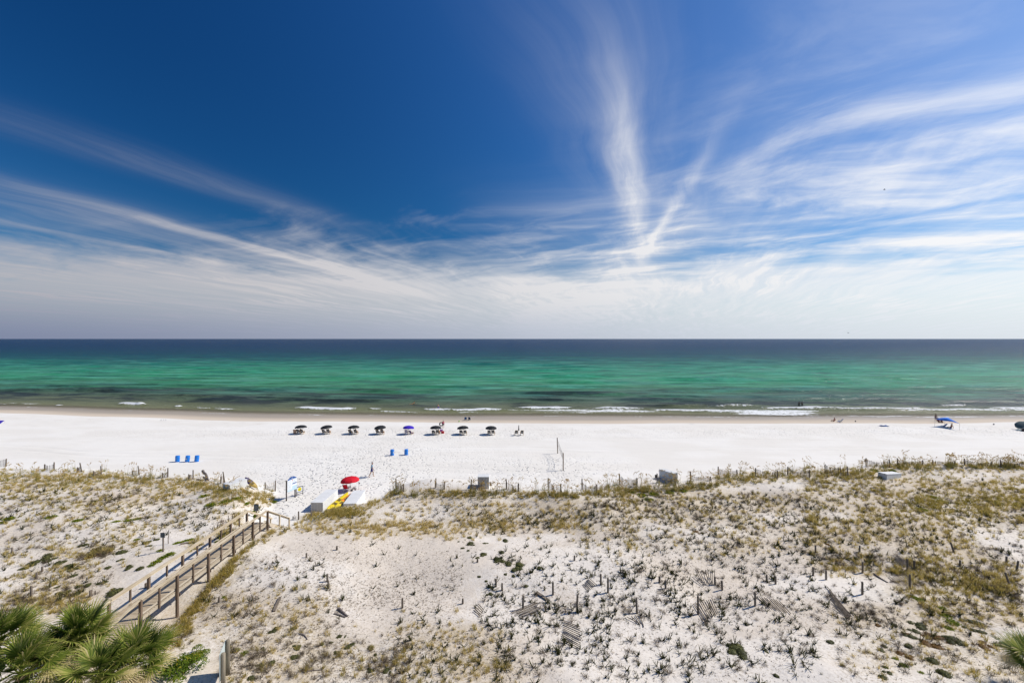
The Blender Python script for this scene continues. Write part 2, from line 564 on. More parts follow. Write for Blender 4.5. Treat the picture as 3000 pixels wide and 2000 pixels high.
def grid_mesh(name, Xg, Yg, Zg):
    nr, nc = Xg.shape
    me = bpy.data.meshes.new(name)
    me.vertices.add(nr * nc)
    me.vertices.foreach_set('co', np.stack([Xg, Yg, Zg], -1).reshape(-1).astype(np.float32))
    i = np.arange(nr * nc).reshape(nr, nc)
    quads = np.stack([i[:-1, :-1], i[:-1, 1:], i[1:, 1:], i[1:, :-1]], -1).reshape(-1)
    nf = (nr - 1) * (nc - 1)
    me.loops.add(nf * 4)
    me.loops.foreach_set('vertex_index', quads.astype(np.int32))
    me.polygons.add(nf)
    me.polygons.foreach_set('loop_start', (np.arange(nf) * 4).astype(np.int32))
    me.polygons.foreach_set('use_smooth', np.ones(nf, bool))
    me.update(calc_edges=True)
    return me
me = grid_mesh('sand', Xg, Yg, Zg)
a = me.attributes.new('offshore', 'FLOAT', 'POINT')
a.data.foreach_set('value', (Yg - shore_y(Xg)).reshape(-1).astype(np.float32))
inn = (1 - sstep(-1.0, 5.0, Yg - fence_y(Xg)))
xl = -23.4 - 0.40 * np.clip(Yg - 42, 0, 30); xr = -19.6 + 5.2 * sstep(44.8, 46.2, Yg)
cutg = sstep(xl - 3.2, xl + 1.0, Xg) * (1 - sstep(xr - 0.4, xr + 2.4, Xg)) * sstep(39.2, 41.6, Yg)
cutg = cutg * (1 - sstep(50, 56, Yg))
inn = (1 - sstep(-7.0, 2.0, Yg - fence_y(Xg) + 5.0 * (fbm(Xg / 5, Yg / 3, 35, 2) - 0.5))) * (1 - cutg)
def gb(cx, cy, rx, ry):
    return np.exp(-((Xg - cx) / rx) ** 2 - ((Yg - cy) / ry) ** 2)
trod = gb(-21.5, 55, 9, 13) + .8 * gb(5, 63, 10, 6) + .7 * gb(-20, 86, 45, 5) + .6 * gb(80, 88, 50, 6) + .5 * gb(-22, 70, 14, 14)
trod = np.clip(trod * (0.4 + 1.2 * fbm(Xg / 4, Yg / 3, 55, 2)), 0, 1) * (1 - inn * .6)
for nm, arr in (('inner', inn), ('trod', trod), ('mottle', sstep(.3, .7, fbm(Xg / 7, Yg / 3.5, 51, 3))),
                ('litter', inn * (0.25 + 0.75 * sstep(.33, .60, fbm(Xg / 2.6, Yg / 2.6, 53, 3)))),
                ('swash', 2.6 * (vnoise(Xg / 18, Yg * 0, 57) - .5) + 1.2 * (vnoise(Xg / 40, Yg / 2.5, 58) - .5))):
    a = me.attributes.new(nm, 'FLOAT', 'POINT')
    a.data.foreach_set('value', arr.reshape(-1).astype(np.float32))
me.materials.append(sand_material())
sand = place(me, 'sand')
tag(sand, kind='structure', label='white quartz sand of the beach and dunes')

# ------------------------------------------------------------------ sea
ds = list(np.arange(-3.0, 46, 0.32))
dd = ds[-1]
while dd < 600:
    dd += 0.35 + (dd - 45) * 0.012; ds.append(dd)
while dd < 60000:
    dd *= 1.25; ds.append(dd)
ds = np.array(ds)
us = np.array([-12, -6, -3, -2.2, -1.8] + list(np.linspace(-1.5, 1.5, 781)) + [1.8, 2.2, 3, 6, 12])
Dg, Ug = np.meshgrid(ds, us, indexing='ij')
Xs = Ug * (106 + Dg)
far = sstep(60, 300, Dg)
Ys = (1 - far) * shore_y(Xs) + far * 107.0 + Dg
# low swell running in, then the breakers: crest segments lying along the shore
Hs = 0.05 * (fbm(Xs / 16, Dg / 2.6, 41, 3) - 0.5) * sstep(0, 6, Dg)
Hs = Hs + 0.22 * (fbm(Xs / 26, Dg / 4.5, 44, 3) - 0.5) * sstep(10, 30, Dg) * (1 - sstep(300, 520, Dg))
foam = np.zeros_like(Hs)
rs = np.random.default_rng(5)
def crest(x0, d0, L, w, amp, bend, fo=0.0, trail=0.0, tilt=0.0):
    pad = 4 + abs(bend) * 3 + abs(tilt) * L * 1.5 + (trail + 1.6) * w * 2.5
    r0, r1 = np.searchsorted(ds, (d0 - pad, d0 + pad))
    c0, c1 = np.searchsorted(us, ((x0 - 1.9 * L) / (106 + max(d0 - pad, -3)), (x0 + 1.9 * L) / (106 + max(d0 - pad, -3))))
    if x0 < 0: c1 = np.searchsorted(us, (x0 + 1.9 * L) / (106 + d0 - (pad if x0 + 1.9 * L > 0 else -pad)))
    sl = np.s_[r0:r1, max(c0 - 12, 0):c1 + 12]
    X_, D_ = Xs[sl], Dg[sl]
    t = (X_ - x0) / L
    x1 = X_[0]
    dc = d0 + bend * t * t + tilt * (X_ - x0) + 0.7 * (vnoise(X_ / 3.5, X_ * 0 + d0, 61) - 0.5) + 1.2 * (vnoise(X_ / 11, X_ * 0 + d0, 62) - 0.5)
    env = np.exp(-t ** 4 * 1.5)
    e = (D_ - dc) / w
    prof = np.where(e < 0, np.exp(-(e * 1.9) ** 2), np.exp(-(e * 0.75) ** 2))
    Hs[sl] += amp * env * prof
    if fo > 0:
        front = np.where(e < 0, np.exp(-(e * 1.1) ** 2), np.exp(-(e / (0.55 + trail)) ** 2))
        foam[sl] = np.maximum(foam[sl], fo * env * front)
for k in range(150):
    d0 = 24 + 230 * rs.random() ** 1.35
    crest(rs.uniform(-1.2, 1.2) * (106 + d0), d0, rs.uniform(9, 34), rs.uniform(1.3, 3.2), rs.uniform(.22, .60), rs.uniform(-2.5, 2.5), tilt=rs.uniform(-.06, .06))
# breakers read off the photo: (pixel x0, x1, row) -> crest on the sea plane
def breaker(x0, x1, row, amp=0.35, fo=1.0, trail=0.4, w=0.9, tilt=0.0):
    p0 = hit(x0, row, SEA)[0]; p1 = hit(x1, row, SEA)[0]
    xc = (p0[0] + p1[0]) / 2
    crest(xc, p0[1] - float(np.interp(xc, SX, SY)), (p1[0] - p0[0]) / 2, w, amp, 0.3, fo, trail, tilt)
BRK = ((330, 445, 1184, .55, 1.3, .8, 1.2), (160, 190, 1187, .2, .9, .3, .7), (500, 530, 1192, .3, 1, .3, .8), (845, 1065, 1197, .45, 1.25, 1.2, 1.1),
          (540, 640, 1197, .2, .8, .2, .6), (610, 700, 1199, .2, .9, .5, .7), (1075, 1125, 1198, .25, .9, .2, .6), (1230, 1330, 1200, .3, 1.0, 3.2, .9),
          (1300, 1500, 1201, .35, 1.1, 3.0, 1.0), (1500, 1700, 1196, .4, 1.1, 1.2, 1.0), (1700, 1920, 1198, .4, .95, 2.0, .9), (1880, 2180, 1203, .4, 1.05, 2.4, .9),
          (1900, 2080, 1189, .5, .5, .2, 1.0), (2060, 2240, 1190, .5, .7, .2, 1.0), (2200, 2480, 1196, .45, 1.0, .6, .8), (2400, 2760, 1198, .45, .95, 1.0, .8),
          (2560, 2960, 1202, .35, .95, .4, .7), (2880, 3100, 1197, .4, 1.1, 2.0, 1.0), (2740, 2850, 1189, .4, .9, .2, .8), (2300, 2600, 1208, .1, .35, 3.0, .9),
          (0, 150, 1182, .15, .7, 1.6, .9), (-200, 60, 1184, .2, .8, 1.2, .8), (60, 330, 1193, .08, .45, 1.6, .7), (350, 640, 1200, .05, .38, .5, .5),
          (1085, 1250, 1207, .12, .95, .2, .45), (1330, 1420, 1207, .12, .9, .2, .4), (1550, 1800, 1210, .12, .85, .2, .4), (2240, 2480, 1217, .14, .9, .15, .4),
          (2440, 2720, 1219, .14, 1.0, .15, .45), (2650, 2920, 1222, .14, 1.0, .2, .45), (2900, 3150, 1220, .14, .95, .2, .4), (830, 990, 1214, .08, .85, .15, .35))
for b in BRK:
    breaker(*b)
    ln = b[1] - b[0]
    for k in range(3):
        c0 = b[0] + ln * rs.uniform(-.1, .75); L2 = ln * rs.uniform(.15, .45)
        breaker(c0, c0 + L2, b[2] + rs.uniform(-2.5, 4.5), b[3] * .4, b[4] * rs.uniform(.55, .9) * (.45 if b[0] < 1000 else .9), b[5] * rs.uniform(.4, 1.2), b[6] * rs.uniform(.4, .8), rs.uniform(-.05, .05))
# last film of foam along the swash edge
foam = np.maximum(foam, 0.62 * np.exp(-((Dg - 0.7 - 1.2 * (vnoise(Xs / 12, Xs * 0, 71) - 0.3)) / 0.40) ** 2) * (0.35 + vnoise(Xs / 8, Xs * 0 + 5, 72)))
foam = np.maximum(foam, 0.85 * sstep(1.5, 4, Dg) * (1 - sstep(9, 17, Dg)) * sstep(.42, .72, fbm(Xs / 22, Dg / 5, 77, 3)) * (0.45 + 0.55 * sstep(-35, -5, Xs)))
Hs = Hs * sstep(-1, 4, Dg) + SEA
me = grid_mesh('sea', Xs, Ys, Hs)
for nm, arr in (('offshore', Dg), ('foam', foam)):
    a = me.attributes.new(nm, 'FLOAT', 'POINT')
    a.data.foreach_set('value', arr.reshape(-1).astype(np.float32))
def sea_material():
    m, nt, o = new_mat('gulf_water')
    x, y, z = nt.sep(coords(nt))
    at = nt.new('ShaderNodeAttribute'); at.attribute_name = 'offshore'
    d = E(nt, at.outputs['Fac'])
    af = nt.new('ShaderNodeAttribute'); af.attribute_name = 'foam'
    fm = E(nt, af.outputs['Fac'])
    # water colour by depth: sandy shallows, emerald bar, deep blue
    n1 = nt.noise(nt.vec(x * 0.008, y * 0.03, 0.0), 1.0, 4, 0.55, flat=True) - 0.5
    n2 = nt.noise(nt.vec(x * 0.035, y * 0.09, 4.0), 1.0, 5, 0.6, flat=True) - 0.5
    dl = nt.math('LOGARITHM', d.max(0.0) * (1.0 + n1 * 0.9 + n2 * 0.35) + 1.0, 10.0) / 4.0
    col = nt.ramp(dl, [(0.0, (.34, .285, .20)), (.15, (.26, .23, .135)), (.24, (.17, .175, .085)), (.315, (.115, .135, .075)),
                       (.385, (.070, .130, .088)), (.435, (.042, .165, .080)), (.50, (.034, .250, .115)), (.545, (.024, .235, .125)),
                       (.59, (.012, .150, .110)), (.63, (.007, .080, .100)), (.69, (.005, .048, .092)), (.77, (.004, .038, .092)), (1.0, (.004, .036, .092))])
    # drifts of weed on the bottom, and streaks
    wd = nt.noise(nt.vec(x * 0.034 + 7.0, y * 0.080 + x * 0.004, 9.0), 1.0, 6, 0.66, flat=True)
    wz = nt.ss(10.0, 20.0, d) * (1.0 - nt.ss(36.0, 75.0, d))
    col = nt.mix(nt.ss(0.44, 0.60, wd) * wz * 0.88, col, (.022, .030, .030))
    st = nt.noise(nt.vec(x * 0.030, y * 0.085 + x * 0.004, 2.0), 1.0, 6, 0.66, flat=True)
    col = nt.mix(nt.ss(0.46, 0.64, st) * nt.ss(20.0, 60.0, d) * (1.0 - nt.ss(180.0, 420.0, d)) * 0.50, col, (.10, .36, .26))
    col = nt.mix(nt.ss(0.50, 0.66, nt.noise(nt.vec(x * 0.026 + 31.0, y * 0.075, 7.0), 1.0, 6, 0.66, flat=True)) * nt.ss(30.0, 60.0, d) * (1.0 - nt.ss(300.0, 900.0, d)) * 0.55, col, (.010, .085, .072))
    cp = nt.noise(nt.vec(x * 0.07, y * 0.17, 0.0), 1.0, 8, 0.72, flat=True)  # light and dark of the wave facets painted into the water colour
    dk = nt.new('ShaderNodeVectorMath', operation='SCALE'); nt.link(col, dk.inputs[0]); nt.link(0.10 + cp * 1.8, dk.inputs[3])
    col = nt.mix(nt.ss(6.0, 30.0, d), col, E(nt, dk.outputs[0]))
    # chop
    w1 = nt.noise(nt.vec(x * 0.12, y * 0.40, 0.0), 1.0, 5, 0.62, flat=True)
    w2 = nt.noise(nt.vec(x * 0.9, y * 2.4, 0.0), 1.0, 4, 0.6, flat=True)
    w3 = nt.noise(nt.vec(x * 0.012, y * 0.05, 0.0), 1.0, 8, 0.68, flat=True)
    h = w1 * 1.3 + w2 * 0.16 + w3 * 8.0 * nt.ss(60.0, 300.0, d)
    nb = bump(nt, h, 0.8, 0.8)
    # foam broken into lace
    l1 = nt.noise(nt.vec(x * 0.9, y * 1.7, 0.0), 1.0, 6, 0.7, 0.6, flat=True)
    l2 = nt.noise(nt.vec(x * 0.20, y * 0.8, 3.0), 1.0, 4, 0.6, flat=True)
    ff = nt.ss(0.40, 0.58, fm * 0.66 + (l1 - 0.5) * 0.95 + (l2 - 0.5) * 0.35 + 0.02) * nt.ss(0.05, 0.25, fm)
    # body colour of the water plus the broken reflection of a wind-roughened surface
    df = nt.new('ShaderNodeBsdfDiffuse'); nt.link(col, df.inputs[0]); nt.link(nb, df.inputs['Normal'])
    gl = nt.new('ShaderNodeBsdfGlossy'); gl.inputs['Roughness'].default_value = 0.20; nt.link(nb, gl.inputs['Normal'])
    fr = nt.new('ShaderNodeFresnel'); fr.inputs['IOR'].default_value = 1.33; nt.link(nb, fr.inputs['Normal'])
    b = nt.new('ShaderNodeMixShader')
    nt.link(0.01 + E(nt, fr.outputs[0]) * 0.40, b.inputs[0])
    nt.t.links.new(df.outputs[0], b.inputs[1]); nt.t.links.new(gl.outputs[0], b.inputs[2])
    fo = nt.new('ShaderNodeBsdfPrincipled')
    fo.inputs['Base Color'].default_value = (.80, .80, .78, 1)
    fo.inputs['Roughness'].default_value = 0.9
    fo.inputs['Specular IOR Level'].default_value = 0.1
    nt.link(bump(nt, l1, 0.6, 0.15), fo.inputs['Normal'])
    tr = nt.new('ShaderNodeBsdfTransparent')
    m1 = nt.new('ShaderNodeMixShader')          # thin film over the sand at the edge
    nt.link(0.18 + nt.ss(0.3, 7.0, d) * 0.82, m1.inputs[0])
    nt.t.links.new(tr.outputs[0], m1.inputs[1]); nt.t.links.new(b.outputs[0], m1.inputs[2])
    m2 = nt.new('ShaderNodeMixShader')
    nt.link(ff, m2.inputs[0])
    nt.t.links.new(m1.outputs[0], m2.inputs[1]); nt.t.links.new(fo.outputs[0], m2.inputs[2])
    nt.t.links.new(m2.outputs[0], o.inputs[0])
    return m
me.materials.append(sea_material())
sea = place(me, 'sea')
tag(sea, kind='structure', label='emerald and deep blue sea with small breakers')
LM = []          # things plants can be described by: (x, y, phrase)
QUADS = []
# ------------------------------------------------------------------ boardwalk over the dune
RAIL = wood('rail_timber', (.49, .385, .245), (.72, .60, .42))
POST = wood('post_timber', (.11, .075, .05), (.26, .185, .13), axis=2)
DECK = wood('deck_timber', (.36, .285, .19), (.57, .465, .33), axis=0)
STRG = wood('stringer_timber', (.38, .31, .22), (.60, .51, .39))
XR_, XL_ = -20.77, -22.33
DZ, RZ = 2.25, 3.30
def boardwalk():
    base = Vector(((XR_ + XL_) / 2, 25.3, G((XR_ + XL_) / 2, 25.3)))
    bw = empty('boardwalk', base)
    tag(bw, 'weathered timber boardwalk with handrails crossing the dune to the beach', 'boardwalk')
    off = -base
    def part(name, mb, mat):
        return mb.build(name, mat, bw, off)
    plank = MB().box((0, 0, 0), (1.66, .138, .036), None, .006).mesh('plank', DECK)
    y = 25.15
    k = 0
    while y < 38.6:
        place(plank, 'plank', bw, Vector(((XR_ + XL_) / 2 + random.uniform(-.012, .012), y, DZ - .018 + random.uniform(-.004, .004))) + off, (0, 0, random.uniform(-.006, .006)))
        y += .149
    # ramp down towards the buildings
    y = 25.02; k = 1
    while y > 20.3:
        z = DZ - (25.1 - y) * .19
        place(plank, 'plank', bw, Vector(((XR_ + XL_) / 2, y, z - .018)) + off, (.188, 0, 0))
        y -= .149
    tall = [25.33, 28.1, 31.0, 33.8, 36.3, 38.5]
    for x, sx in ((XR_, 1), (XL_, -1)):
        for i, py in enumerate(tall):
            g = G(x, py)
            part('post', MB().box((x + sx * .10, py, (g - .25 + RZ - .04) / 2), (.14, .14, RZ - .04 - g + .25), None, .008), POST)
            if i < 5:
                ym = (py + tall[i + 1]) / 2
                part('short_post', MB().box((x + sx * .075, ym, (DZ - .25 + RZ - .04) / 2), (.09, .09, RZ - .04 - DZ + .25), None, .006), POST)
        # cap board in lengths butted over the posts
        for a, b in zip(tall[:-1], tall[1:]):
            part('handrail', MB().beam((x + sx * .05, a + .003, RZ - .018), (x + sx * .05, b - .003, RZ - .018), .215, .038), RAIL)
            part('side_rail', MB().beam((x - sx * .0, a + .003, RZ - .095), (x - sx * .0, b - .003, RZ - .095), .036, .11), RAIL)
        part('toe_board', MB().beam((x + sx * .0, 25.2, DZ + .12), (x + sx * .0, 38.6, DZ + .12), .036, .10), STRG)
        part('stringer', MB().beam((x + sx * .012, 25.1, DZ - .14), (x + sx * .012, 38.6, DZ - .14), .04, .19), STRG)
        # ramp rail and posts
        part('handrail', MB().beam((x + sx * .05, 25.3, RZ - .02), (x + sx * .05, 20.6, RZ - .02 - .19 * 4.7), .16, .036), RAIL)
        part('side_rail', MB().beam((x, 25.3, RZ - .10), (x, 20.6, RZ - .10 - .19 * 4.7), .036, .10), RAIL)
        part('stringer', MB().beam((x + sx * .012, 25.1, DZ - .14), (x + sx * .012, 20.3, DZ - .14 - .19 * 4.8), .04, .19), STRG)
        for py in (22.9, 20.7):
            g = G(x, py)
            top = RZ - .05 - .19 * (25.3 - py)
            part('post', MB().box((x + sx * .10, py, (g - .2 + top) / 2), (.12, .12, top - g + .2), None, .008), POST)
        # stairs down to the beach
        sl = (DZ - .20) / 3.7
        part('stair_stringer', MB().beam((x + sx * .012, 38.62, DZ - .16), (x + sx * .012, 42.25, DZ - .16 - sl * 3.63), .045, .24), STRG)
        part('stair_rail', MB().beam((x + sx * .05, 38.5, RZ - .02), (x + sx * .05, 42.4, RZ - .02 - sl * 3.9), .15, .036), RAIL)
        part('stair_side_rail', MB().beam((x, 38.5, RZ - .095), (x, 42.4, RZ - .095 - sl * 3.9), .036, .11), RAIL)
        for py in (40.5, 42.25):
            g = G(x, py)
            top = RZ - .04 - sl * (py - 38.5)
            part('stair_post', MB().box((x + sx * .09, py, (g - .3 + top) / 2), (.11, .11, top - g + .3), None, .006), RAIL)
    tread = MB().box((0, 0, 0), (1.58, .28, .04), None, .006).mesh('stair_tread', DECK)
    for i in range(11):
        y = 38.62 + .17 + i * .325
        z = DZ - (i + 1) * (DZ - .22) / 12
        place(tread, 'stair_tread', bw, Vector(((XR_ + XL_) / 2, y, z)) + off)
    # cross beams under the deck
    for py in tall:
        part('cross_beam', MB().box(((XR_ + XL_) / 2, py + .12, DZ - .30), (1.95, .05, .18)), POST)
boardwalk()

# ------------------------------------------------------------------ sand fences
FPOST = wood('fence_post_timber', (.11, .085, .062), (.27, .22, .17), axis=2)
SLAT = wood('fence_slat_timber', (.12, .085, .06), (.29, .225, .165), axis=2)
WIRE = paint('fence_wire', (.18, .17, .16), .5, .4)
post_me = MB().lathe([(.062, 0), (.064, .3), (.06, .97), (.05, 1.0)], 9).mesh('post', FPOST)
slat_mes = [MB().box((0, 0, .5), (w, .010, 1.0)).mesh('slat', SLAT) for w in (.042, .050, .038)]
_ones = ['', 'first', 'second', 'third', 'fourth', 'fifth', 'sixth', 'seventh', 'eighth', 'ninth', 'tenth', 'eleventh', 'twelfth', 'thirteenth', 'fourteenth', 'fifteenth', 'sixteenth', 'seventeenth', 'eighteenth', 'nineteenth']
_tens = [('twenty', 'twentieth'), ('thirty', 'thirtieth'), ('forty', 'fortieth'), ('fifty', 'fiftieth'), ('sixty', 'sixtieth'), ('seventy', 'seventieth'), ('eighty', 'eightieth'), ('ninety', 'ninetieth')]
def ordinal(n_):
    if n_ < 20: return _ones[n_]
    a_, b_ = _tens[min(n_ // 10 - 2, 7)]
    return b_ if n_ % 10 == 0 else a_ + '-' + _ones[n_ % 10]
ORD = [''] + [ordinal(k_) for k_ in range(2, 100)]
# (post base x, base y, top y, lean of top in px) for both posts, sag of the slat line
PANELS = [
    (-40, 1368, 1345, 0, 18, 1366, 1343, 1, .85), (131, 1376, 1359, 0, 159, 1375, 1353, 0, .8), (226, 1384, 1368, 1, 240, 1382, 1355, -5, .75),
    (275, 1398, 1379, 0, 297, 1392, 1364, -1, .8), (388, 1391, 1377, 0, 409, 1390, 1364, -4, .8), (476, 1400, 1384, 0, 492, 1397, 1370, 0, .8),
    (553, 1406, 1388, 0, 566, 1404, 1376, 0, .75), (645, 1417, 1394, 3, 659, 1413, 1381, -5, .8), (777, 1432, 1412, 0, 807, 1438, 1407, 0, .55),
    (1160, 1430, 1400, 0, 1182, 1439, 1416, 0, .6), (1276, 1428, 1400, 1, 1302, 1432, 1411, 0, .55), (1379, 1433, 1403, 2, 1412, 1435, 1412, 0, .55),
    (1483, 1432, 1404, 0, 1519, 1439, 1415, 0, .6), (1606, 1433, 1399, 0, 1644, 1443, 1416, -1, .55), (1705, 1434, 1402, 0, 1748, 1443, 1418, 0, .55),
    (1815, 1418, 1388, 0, 1866, 1425, 1399, 0, .65), (1925, 1413, 1386, 0, 1979, 1419, 1396, -1, .45), (2023, 1407, 1380, 0, 2081, 1408, 1395, 0, .55),
    (2104, 1389, 1366, 0, 2160, 1393, 1375, -1, .6), (2213, 1394, 1370, 0, 2277, 1403, 1377, 0, .75), (2307, 1391, 1366, 1, 2372, 1399, 1375, -1, .65),
    (2417, 1387, 1359, 0, 2485, 1396, 1365, -3, .7), (2537, 1365, 1341, 0, 2607, 1369, 1344, -2, .55), (2629, 1364, 1342, 0, 2703, 1363, 1347, 0, .65),
    (2732, 1362, 1346, 0, 2797, 1362, 1348, 0, .7), (2825, 1362, 1343, 0, 2905, 1367, 1352, 0, .7), (2930, 1367, 1346, 0, 3010, 1370, 1350, 0, .7)]
def post_tf(p, hgt, lean_px):
    z = p[1]
    L = lean_px * z / FPX
    return (0, math.atan2(L, hgt), random.uniform(0, 3)), math.hypot(L, hgt)
for i, (xa, ya, ta, la, xb, yb, tb, lb, sag) in enumerate(PANELS):
    pa = P(xa, ya); pb = P(xb, yb)
    ha = (ya - ta) * pa.y / FPX; hb = (yb - tb) * pb.y / FPX
    f = empty('sand_fence', pa)
    where = 'leftmost panel' if i == 0 else ('rightmost panel' if i == 26 else ORD[i] + ' panel from the left')
    LM.append(((pa.x + pb.x) / 2, (pa.y + pb.y) / 2, 'the ' + ('leftmost' if i == 0 else 'rightmost' if i == 26 else ORD[i]) + ' sand fence' + (' from the left' if 0 < i < 26 else '')))
    tag(f, 'low slat and wire sand fence on the crest, ' + where, 'fence', 'slat sand fences along the dune crest')
    for p, h, l in ((pa, ha, la), (pb, hb, lb)):
        hh = max(h, .35)
        rot, L = post_tf(p, hh, l)
        place(post_me, 'post', f, p - pa - Vector((0, 0, .12)), (0, rot[1], 0), (1, 1, L + .12))
    D_ = pb - pa
    ln = math.hypot(D_.x, D_.y)
    nS = max(6, int(ln / .115))
    az = math.atan2(D_.y, D_.x)
    wires = [[], []]
    for k in range(1, nS):
        t = k / nS
        top = min(ha, hb) * (1 - 4 * t * (1 - t) * (1 - sag)) * .97 + (max(ha, hb) - min(ha, hb)) * .35 * ((1 - t) if ha > hb else t)
        q = pa + D_ * t
        off = .10 * math.sin(t * math.pi * 2.3 + i) + .08 * math.sin(t * 7 + i * 2)
        q += Vector((-math.sin(az), math.cos(az), 0)) * off * 4 * t * (1 - t)
        q.z = G(q.x, q.y)
        top *= random.uniform(.93, 1.05)
        place(random.choice(slat_mes), 'slat', f, q - pa - Vector((0, 0, .05)), (random.uniform(-.05, .05), random.uniform(-.06, .06) + (.10 if lb < -2 else 0) * -t, az + random.uniform(-.3, .3)), (1, 1, top + .05))
        wires[0].append(q - pa + Vector((0, 0, top * .35))); wires[1].append(q - pa + Vector((0, 0, top * .82)))
    for w in wires:
        MB().tube([Vector((0, 0, w[0].z))] + w + [pb - pa + Vector((0, 0, w[-1].z - (pb - pa).z))], .005, 4, False, False).build('wire', WIRE, f)
    if i in (16, 22):      # small board nailed to the first post
        MB().box((-.11, -.07, ha - .28), (.30, .03, .34)).build('notice_board', FPOST, f)

# ------------------------------------------------------------------ old posts and fallen fence in the dune field
OLD = [(36, 1620, 1603, 0), (124, 1673, 1658, 0), (108, 1695, 1676, 0), (92, 1747, 1715, 0), (265, 1748, 1728, 0), (427, 1721, 1707, 0), (642, 1762, 1748, 0),
       (898, 1632, 1619, 0), (987, 1610, 1598, 0), (959, 1703, 1680, 0), (962, 1722, 1699, 0), (1179, 1780, 1751, 0), (1356, 1767, 1752, 0), (1399, 1646, 1635, 0),
       (1683, 1641, 1626, 0), (1453, 1717, 1694, 0), (1471, 1728, 1707, 0), (1532, 1783, 1743, 1), (1620, 1741, 1704, 0), (1690, 1791, 1742, 2), (1760, 1712, 1680, 0),
       (1781, 1735, 1692, 0), (1932, 1705, 1687, 0), (1950, 1723, 1699, 0), (1866, 1795, 1751, 3), (2045, 1798, 1745, 1), (2095, 1712, 1688, 1), (2116, 1727, 1700, 1),
       (2212, 1773, 1734, 0), (2246, 1702, 1682, 0), (2272, 1710, 1686, 0), (2382, 1685, 1660, 0), (2389, 1617, 1596, 0), (2420, 1697, 1670, 0), (2518, 1615, 1597, 1),
       (2527, 1677, 1645, 0), (2526, 1740, 1703, 0), (2658, 1670, 1636, 0), (2678, 1668, 1641, 0), (2665, 1724, 1681, 0), (2797, 1619, 1592, 10), (2812, 1656, 1640, 0),
       (2948, 1652, 1629, 2), (2977, 1672, 1643, 9), (2958, 1712, 1677, 9), (875, 1521, 1497, 0), (912, 1519, 1494, 0)]
OLD.sort()
for i, (x, yb, yt, lean) in enumerate(OLD):
    p = P(x, yb)
    h = (yb - yt) * p.y / FPX
    rot, L = post_tf(p, h, lean)
    w = empty('fence_post', p)
    place(post_me, 'post', w, (0, 0, -.12), (0, rot[1], rot[2]), (1.05, 1.05, L + .12))
    nm = 'leftmost' if i == 0 else ('rightmost' if i == len(OLD) - 1 else ORD[i] + ' from the left')
    LM.append((p.x, p.y, 'the ' + nm.replace(' from the left', '') + ' loose post' + (' from the left' if ' from' in nm else '')))
    tag(w, ('leaning ' if lean > 5 else '') + ('tall ' if h > .85 else ('stubby ' if h < .45 else '')) + 'old fence post in the dune field, ' + nm + ' of the loose posts', 'post', 'old fence posts standing in the dune')
OLDSLAT = wood('old_slat_timber', (.05, .038, .028), (.15, .12, .09))
def sticks(label, A, B, C, Dq, n, lift=0.0, name='fallen_fence'):
    QUADS.append((A, B, Dq, C))
    a, b, c, d = (P(*q) for q in (A, B, C, Dq))
    base = (a + d) / 2; base.z = G(base.x, base.y)
    f = empty(name, base)
    tag(f, label, 'fallen fence', 'fallen slat fences in the dune')
    for k in range(n):
        t = k / max(1, n - 1) + random.uniform(-.02, .02)
        p = a.lerp(c, t); q = b.lerp(d, t)
        s = random.uniform(-.06, .06)
        dv = (q - p); p = p + dv * s; q = q + dv * (s + random.uniform(-.08, .06))
        p.z = G(p.x, p.y) + .06 + random.uniform(0, .04) + lift * random.uniform(.8, 1.2); q.z = G(q.x, q.y) + .05 + random.uniform(0, .03)
        mb = MB()
        m = (p + q) / 2 + Vector((random.uniform(-.02, .02), random.uniform(-.02, .02), .015))
        mb.beam(p - base, q - base, .048, .018)
        mb.build('slat', OLDSLAT, f)
sticks('large grey bundle of fallen fence slats lying on open sand at lower centre', (1649, 1819), (1702, 1838), (1646, 1872), (1696, 1901), 12)
sticks('fallen fence slats fanned out below the thick post at centre', (1499, 1795), (1575, 1762), (1530, 1808), (1584, 1786), 8)
sticks('short half buried bundle of slats left of the thick centre post', (1388, 1790), (1404, 1804), (1401, 1771), (1419, 1790), 5)
sticks('small bundle of fallen slats below the twin posts right of centre', (1710, 1713), (1726, 1731), (1726, 1696), (1749, 1716), 7)
sticks('dark bundle of fallen slats right beside the tallest old post', (2030, 1768), (2064, 1821), (2086, 1755), (2104, 1799), 10)
sticks('row of tilted fence slats propped up behind a short post', (2036, 1688), (2060, 1717), (2094, 1690), (2092, 1712), 9, .38)
sticks('wide bundle of fallen slats to the right of a tall old post', (2217, 1750), (2252, 1784), (2280, 1760), (2314, 1797), 10)
sticks('long fallen fence slats lying on sand in a steep slanting bundle', (2424, 1722), (2486, 1797), (2443, 1782), (2490, 1813), 9)
sticks('fallen slats half hidden in the dense brush at lower right', (2606, 1690), (2640, 1716), (2650, 1682), (2694, 1724), 8)
sticks('fallen slats under the pair of posts in brush at right', (2612, 1632), (2634, 1656), (2640, 1630), (2664, 1662), 7)
sticks('few slats lying flat at the foot of a dark post', (1924, 1729), (1949, 1727), (1925, 1741), (1949, 1738), 4)
sticks('broken slats scattered below a leaning post at lower centre right', (1837, 1810), (1868, 1826), (1873, 1802), (1886, 1838), 4)
def upright_row(label, A, B, n, h):
    a = P(*A); b = P(*B)
    f = empty('broken_fence', a)
    tag(f, label, 'broken fence', 'broken slat fences in the dune')
    for k in range(n):
        q = a.lerp(b, (k + random.uniform(-.2, .2)) / (n - 1))
        q.z = G(q.x, q.y)
        place(random.choice(slat_mes), 'slat', f, q - a - Vector((0, 0, .05)), (random.uniform(-.3, .3), random.uniform(-.3, .3), random.uniform(0, 3)), (1.2, 1.2, h * random.uniform(.6, 1.15)))
